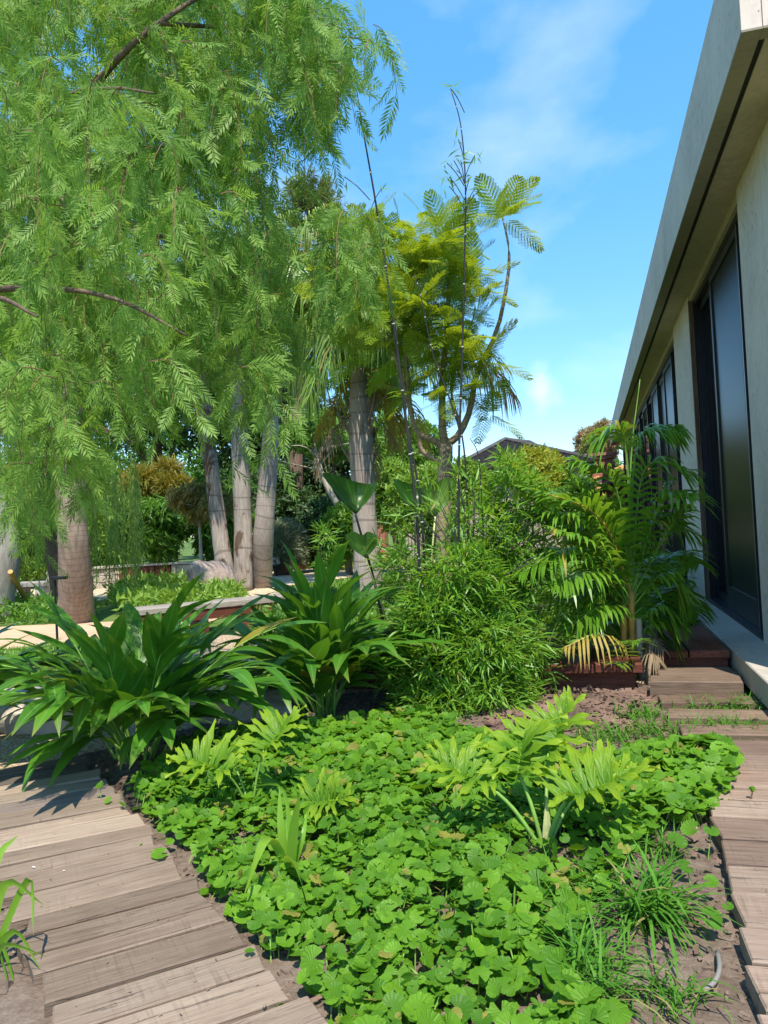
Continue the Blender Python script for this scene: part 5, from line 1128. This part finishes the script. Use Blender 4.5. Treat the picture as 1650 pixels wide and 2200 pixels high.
# ------------------------------------------------------------------ areca palm
def areca():
    b = gp(1362, 1478); t = thing('areca_palm', 'clumping areca palm with yellow stalks in front of the concrete terrace', 'palm', b)
    LM = [M['L_areca'], M['stem_orange']]; GM = [M['L_areca'], M['stem_green']]
    def fr(p, LL, n, w, d, mats=LM, **k):
        mb = MB(); P = [at(p[0][0], p[0][1], d[0]), at(p[1][0], p[1][1], d[1]), at(p[2][0], p[2][1], d[2])]; frond(mb, P, LL, n, w, **k); mb.obj('frond', mats, t)
    for q in ([(1362, 1478), (1358, 1380), (1356, 1270)], [(1335, 1480), (1340, 1380), (1338, 1290)], [(1385, 1480), (1375, 1400), (1372, 1330)], [(1380, 1490), (1396, 1430), (1390, 1400)]):
        mb = MB(); tube(mb, smooth_path([at(a, c, 6.9) for a, c in q], 12), [.030+.004*(i % 4 == 0) for i in range(12)], 8); mb.obj('cane', M['stem_orange'] if q[0][0] < 1380 else M['bark_pale'], t, True)
    fr([(1355, 1272), (1285, 1110), (1122, 1045)], .55, 25, .052, (6.9, 6.75, 6.6), droop=.25, ang=30, plume=.12, rr=.016, t0=.28)
    fr([(1356, 1272), (1342, 950), (1285, 935)], .52, 36, .034, (6.9, 6.9, 6.9), GM, droop=.45, plume=.1, ang=25, rr=.014, t0=.45)
    fr([(1356, 1272), (1368, 960), (1450, 915)], .56, 42, .028, (6.9, 6.9, 6.8), GM, droop=.55, plume=.1, ang=20, rr=.014, t0=.45)
    mb = MB(); tube(mb, smooth_path([at(1356, 1272, 6.9), at(1355, 1000, 6.9), at(1375, 815, 6.9)], 14), np.linspace(.016, .003, 14), 6); mb.obj('spear', M['stem_green'], t, True)
    for (p, L) in (([(1352, 1280), (1260, 1190), (1150, 1180)], .40), ([(1350, 1290), (1240, 1250), (1140, 1320)], .42), ([(1350, 1300), (1280, 1230), (1190, 1260)], .40), ([(1360, 1280), (1430, 1150), (1470, 1090)], .42), ([(1360, 1290), (1440, 1190), (1500, 1210)], .42), ([(1362, 1300), (1430, 1230), (1480, 1290)], .40), ([(1340, 1330), (1250, 1320), (1190, 1400)], .36), ([(1365, 1340), (1420, 1300), (1470, 1350)], .34), ([(1350, 1300), (1330, 1180), (1250, 1130)], .42), ([(1362, 1280), (1390, 1150), (1440, 1030)], .42), ([(1340, 1380), (1300, 1340), (1250, 1370)], .30), ([(1345, 1360), (1360, 1290), (1330, 1250)], .32), ([(1350, 1320), (1300, 1270), (1215, 1290)], .36), ([(1370, 1380), (1400, 1340), (1430, 1380)], .28), ([(1350, 1300), (1290, 1180), (1180, 1130)], .40), ([(1360, 1310), (1380, 1220), (1425, 1200)], .36), ([(1350, 1290), (1300, 1120), (1200, 1000)], .48), ([(1355, 1280), (1420, 1080), (1490, 1060)], .48), ([(1350, 1300), (1230, 1180), (1120, 1230)], .45), ([(1350, 1300), (1260, 1130), (1150, 1090)], .46), ([(1360, 1290), (1400, 1120), (1500, 1150)], .45), ([(1350, 1310), (1290, 1260), (1170, 1360)], .42), ([(1360, 1300), (1330, 1130), (1260, 1040)], .46), ([(1362, 1320), (1440, 1260), (1500, 1320)], .40), ([(1355, 1330), (1300, 1300), (1220, 1350)], .40), ([(1356, 1272), (1385, 1010), (1490, 1010)], .50), ([(1356, 1272), (1320, 1040), (1230, 985)], .48), ([(1362, 1330), (1420, 1330), (1460, 1400)], .34)):
        dz = random.uniform(-.55, .6); fr(p, L, 30, .034, (6.9, 6.9+dz*.5, 6.9+dz), GM, droop=.45, plume=.14, ang=28, rr=.009)
    fr([(1335, 1440), (1345, 1385), (1375, 1375)], .27, 13, .022, (6.8, 6.5, 6.35), GM, droop=.35, plume=.1, ang=20, rr=.006)
    fr([(1345, 1460), (1335, 1425), (1320, 1425)], .24, 11, .02, (6.8, 6.55, 6.4), GM, droop=.35, plume=.1, ang=20, rr=.006)
    fr([(1330, 1400), (1290, 1360), (1215, 1390)], .30, 15, .026, (6.9, 6.5, 6.3), [M['L_dead'], M['stem_pale']], droop=.9, plume=.1, ang=25, rr=.007)
    fr([(1375, 1420), (1400, 1370), (1425, 1395)], .26, 16, .016, (6.9, 6.8, 6.7), [M['L_brown'], M['twig']], droop=.9, plume=.2, ang=25, rr=.006)
    fr([(1375, 1440), (1395, 1400), (1415, 1420)], .22, 14, .016, (6.9, 6.7, 6.6), [M['L_brown'], M['twig']], droop=.9, plume=.2, ang=25, rr=.006)
areca()

# ------------------------------------------------------------------ feathery leaved tree
BIP = [bipinnate_t(11, 0), bipinnate_t(12, 1)]
def jacaranda():
    D = 9.6; b = at(955, 1360, D); b.z = 0; t = thing('feathery_leaved_tree', 'young tree with feathery yellow green leaves and a low forked trunk behind the bamboo', 'tree', b); g = np.random.default_rng(9)
    def limb(pts, r0, r1, nm='limb', dd=0):
        mb = MB(); tube(mb, smooth_path([at(q[0], q[1], D+(q[2] if len(q) > 2 else 0)) for q in pts], 16), np.linspace(r0, r1, 16), 9); mb.obj(nm, M['bark_jaca'], t, True)
    mb = MB(); tube(mb, smooth_path([b, at(952, 1150, D), at(956, 1020, D), at(958, 955, D)], 16), np.linspace(.10, .085, 16), 12); mb.obj('trunk', M['bark_jaca'], t, True)
    limb([(955, 960), (950, 900), (952, 800), (962, 690), (965, 560), (958, 500)], .055, .015)
    limb([(958, 955), (985, 935), (1010, 880), (1025, 800), (1068, 710), (1092, 590), (1092, 525), (1080, 470)], .05, .010)
    limb([(955, 965), (930, 945), (905, 935), (885, 900), (872, 770), (868, 640), (858, 520)], .05, .012)
    limb([(955, 1000), (930, 985), (905, 965), (900, 930)], .05, .02)
    limb([(965, 950), (990, 925), (970, 850), (985, 720), (1000, 600)], .04, .012); limb([(885, 890), (860, 800), (835, 720), (800, 640), (790, 510)], .03, .009); limb([(868, 640), (905, 560), (925, 500)], .02, .008)
    Ms = []
    def ros(px, py, n, dz=0, s_=.46, e=.25):
        n = int(n*1.45)
        c = np.array(at(px, py, D+dz))
        for k in range(n):
            az = 2*PI*k/n+g.uniform(-.4, .4); el = g.uniform(-.45, .8) if k % 3 else g.uniform(.5, 1.35)
            d = np.array([math.cos(az)*math.cos(el), math.sin(az)*math.cos(el), math.sin(el)]); Ms.append(frames([c], [d], [[0, 0, 1.]+g.normal(0, .3, 3)], np.array([s_*g.uniform(.8, 1.15)]))[0])
    for q in ((720, 640, 6), (860, 660, 8), (800, 600, 8), (930, 560, 8), (975, 650, 8), (910, 740, 7), (745, 600, 8), (775, 660, 8), (735, 520, 6), (800, 720, 8), (830, 540, 8), (905, 580, 8), (780, 760, 6), (1010, 620, 7), (960, 580, 8), (1080, 470, 10, 0, .55), (790, 500, 9), (858, 520, 9), (925, 495, 7), (958, 520, 9), (1000, 580, 8), (820, 590, 7), (880, 600, 8), (940, 620, 7), (1000, 660, 8), (830, 690, 8), (890, 700, 8), (960, 700, 7), (1010, 730, 7), (860, 770, 8), (920, 790, 8), (990, 790, 6), (880, 850, 7), (950, 860, 7), (1020, 840, 7), (840, 640, 6), (1040, 780, 5), (1045, 890, 5), (900, 660, 7), (790, 580, 5), (760, 540, 5)):
        ros(q[0], q[1], q[2], g.uniform(-.5, .5) if len(q) == 3 else 0, q[4] if len(q) > 4 else .52)
    spread_parts('leaf', t, BIP, Ms, M['L_jaca'], 300, 'far_leaves')
jacaranda()

# ------------------------------------------------------------------ pepper tree hanging over the garden from the left
PIN = [pinnate_t(10, .36, .047, 44, c, k) for k, c in enumerate((.10, .25, -.05, .4))]
def pepper():
    b = gp(-230, 1560); t = thing('pepper_tree', 'large pepper tree leaning in from the left with curtains of drooping feathery leaves', 'tree', b); g = np.random.default_rng(21)
    def limb(pts, r0, r1, nm='limb', n=18):
        k_ = 1 if nm == 'trunk' else .5
        mb = MB(); tube(mb, smooth_path([q if isinstance(q, Vector) else at(q[0], q[1], q[2]*(1 if nm == 'trunk' else 1.22)) for q in pts], n), np.linspace(r0*k_, r1*k_, n), 10); mb.obj(nm, M['bark_pepper'], t, True)
    fk = (-150, 760, 5.0)
    limb([b, at(-215, 1250, 5.4), at(-190, 1000, 5.2), fk], .24, .17, 'trunk')
    limb([fk, (-60, 470, 4.8), (50, 370, 4.5), (130, 305, 4.3), (215, 170, 4.1), (340, 50, 3.9), (520, -60, 4.6)], .11, .018)
    limb([fk, (-40, 560, 4.9), (40, 520, 4.7), (90, 470, 4.5), (190, 465, 4.3), (330, 500, 4.5), (470, 590, 4.8), (560, 590, 5.0), (620, 565, 5.1)], .08, .012)
    limb([fk, (-90, 300, 5.2), (0, 120, 4.8), (60, 20, 4.6), (120, -120, 4.4)], .09, .03)
    limb([(340, 50, 3.9), (480, 60, 4.4), (640, 80, 4.8), (720, 78, 5.0), (800, 90, 5.1), (835, 125, 5.1)], .03, .006)
    limb([(50, 370, 4.5), (130, 220, 4.0), (230, 190, 3.7), (330, 200, 3.4)], .04, .01)
    limb([fk, (-60, 640, 4.2), (80, 620, 3.6), (240, 640, 3.2), (400, 720, 3.0)], .06, .01)
    limb([(-40, 560, 4.9), (10, 620, 5.0), (15, 720, 5.1), (0, 800, 5.2)], .06, .03)
    limb([fk, (-120, 700, 3.6), (-20, 640, 2.9), (80, 680, 2.6)], .06, .01)
    POLY = [(-60, -140), (620, -140), (700, -20), (750, 60), (815, 95), (835, 145), (790, 175), (720, 225), (680, 330), (630, 330), (560, 310), (555, 430), (580, 555), (615, 600), (640, 640), (630, 700), (610, 760), (590, 810), (575, 880), (560, 980), (530, 930), (495, 830), (450, 830), (400, 880), (330, 890), (290, 950), (235, 890), (190, 980), (140, 1090), (50, 1150), (-60, 1170)]
    OPEN = [(160, 150, 62), (30, 500, 45), (20, 620, 32), (590, 370, 30)]
    Ms = []; tw = MB(); pts = np.concatenate([sample_poly(POLY, 1000), sample_poly([(640, 560), (700, 545), (790, 520), (845, 560), (830, 610), (740, 640), (660, 660)], 16)])
    for i, (px, py) in enumerate(pts):
        if any((px-a)**2+(py-c)**2 < r*r for a, c, r in OPEN) and g.random() < .85: continue
        w_ = math.sin(px*.021+1.3)*math.sin(py*.017+.6)+.6*math.sin(px*.043-py*.031)
        if w_ < -.42 and g.random() < .72: continue
        near = g.random() < .16
        if py > 850 and g.random() < (py-850)/520: continue
        near = near and px < 420 and py > 250
        d = g.uniform(3.4, 4.3) if near else g.uniform(4.6, 7.2)
        if px > 540: d = g.uniform(4.6, 6.0)
        L = g.uniform(.34, .68)*(1 if px < 640 else .7)*(.75 if near else 1); ce = np.array(at(px, py, d)); a = ce+[0, 0, L*.5]
        az = g.uniform(0, 2*PI); o_ = np.array([math.cos(az), math.sin(az), 0])
        P = smooth_path([a-o_*.08, a+o_*.02, a+o_*.10-[0, 0, L*.4], a+o_*.13-[0, 0, L]], 8); tube(tw, P, np.linspace(.0035, .0015, 8), 3, 0, False)
        n = int(g.integers(9, 15))
        for j in range(n):
            f = (.06+.92*j/(n-1))*7; q = min(6, int(f)); p = P[q]+(P[q+1]-P[q])*(f-q); tg = nrm(P[q+1]-P[q]); sd = nrm(np.cross(tg, g.normal(0, 1, 3)))
            dv = tg*.45+sd*g.uniform(.45, 1.0)+np.array([0, 0, -.5]); Ms.append(frames([p], [dv], [g.normal(0, 1, 3)*[1, 1, .25]-np.array(CF)*.5+[0, 0, .35]], np.array([g.uniform(.16, .27)*(d/5.2)**.6]))[0])
    tw.obj('twigs', M['twig'], t, kind='stuff')
    spread_parts('leaf', t, PIN, Ms, M['L_pepper'], 300, 'foliage')
pepper()

# ------------------------------------------------------------------ odds and ends
mb = MB(); tube(mb, smooth_path([gp(1505, 2135, .02), gp(1535, 2110, .035), gp(1546, 2080, .045), gp(1542, 2045, .03)], 14), .008, 8); tag(mb.obj('hose', M['hose'], None, True), 'short curved piece of grey hose sticking out of the soil', 'hose')
def fallen_bits():
    t = None
    for k, (px, py, s_) in enumerate(((68, 1862, .02), (300, 1815, .03), (140, 1870, .014), (430, 1720, .03), (205, 1650, .012))):
        c = gp(px, py, .063); mb = MB(); mb.t(small_leaf_t(.5), frame1(c, (math.cos(k*1.7), math.sin(k*1.7), 0), (0, 0, 1), s_)); tag(mb.obj('fallen_leaf', M['L_strap'] if k % 2 else M['white']), ['white speck of petal on the left boardwalk beside the soil', 'dry green leaf fallen across a board of the left walkway', 'tiny white petal on the middle of the left walkway', 'curled green leaf lying near the right edge of the left walkway', 'tiny pale petal on the darkest boards'][k], 'fallen leaf' if k % 2 else 'petal')
fallen_bits()

def litter():
    P = []
    for (px, py) in RG.uniform((0, 1640), (640, 2190), (150, 2)):
        c = gp(px, py, .064); u = (c.x+.85)*-.735+(c.y-2.15)*.678; v = (c.x+.85)*.678+(c.y-2.15)*.735
        if -.62 < v < -.03: P.append(tuple(c))
    for (px, py) in RG.uniform((1500, 1620), (1650, 2190), (40, 2)):
        c = gp(px, py, .09)
        if c.x > .56-(5.1-c.y)*.056+.03: P.append(tuple(c))
    n = len(P); mb = MB(); Ms = frames(P, rnd(n)*[1, 1, .1], rnd(n, .25)+[0, 0, 1], RG.uniform(.006, .020, n)); mb.many(small_leaf_t(.35), Ms)
    mb.obj('leaf_litter', M['L_brown'], None, kind='stuff')
litter()

scatter_bits('bed_litter', BED, 900, .01, .035, .12, M['mulch'], .03, 2.2)
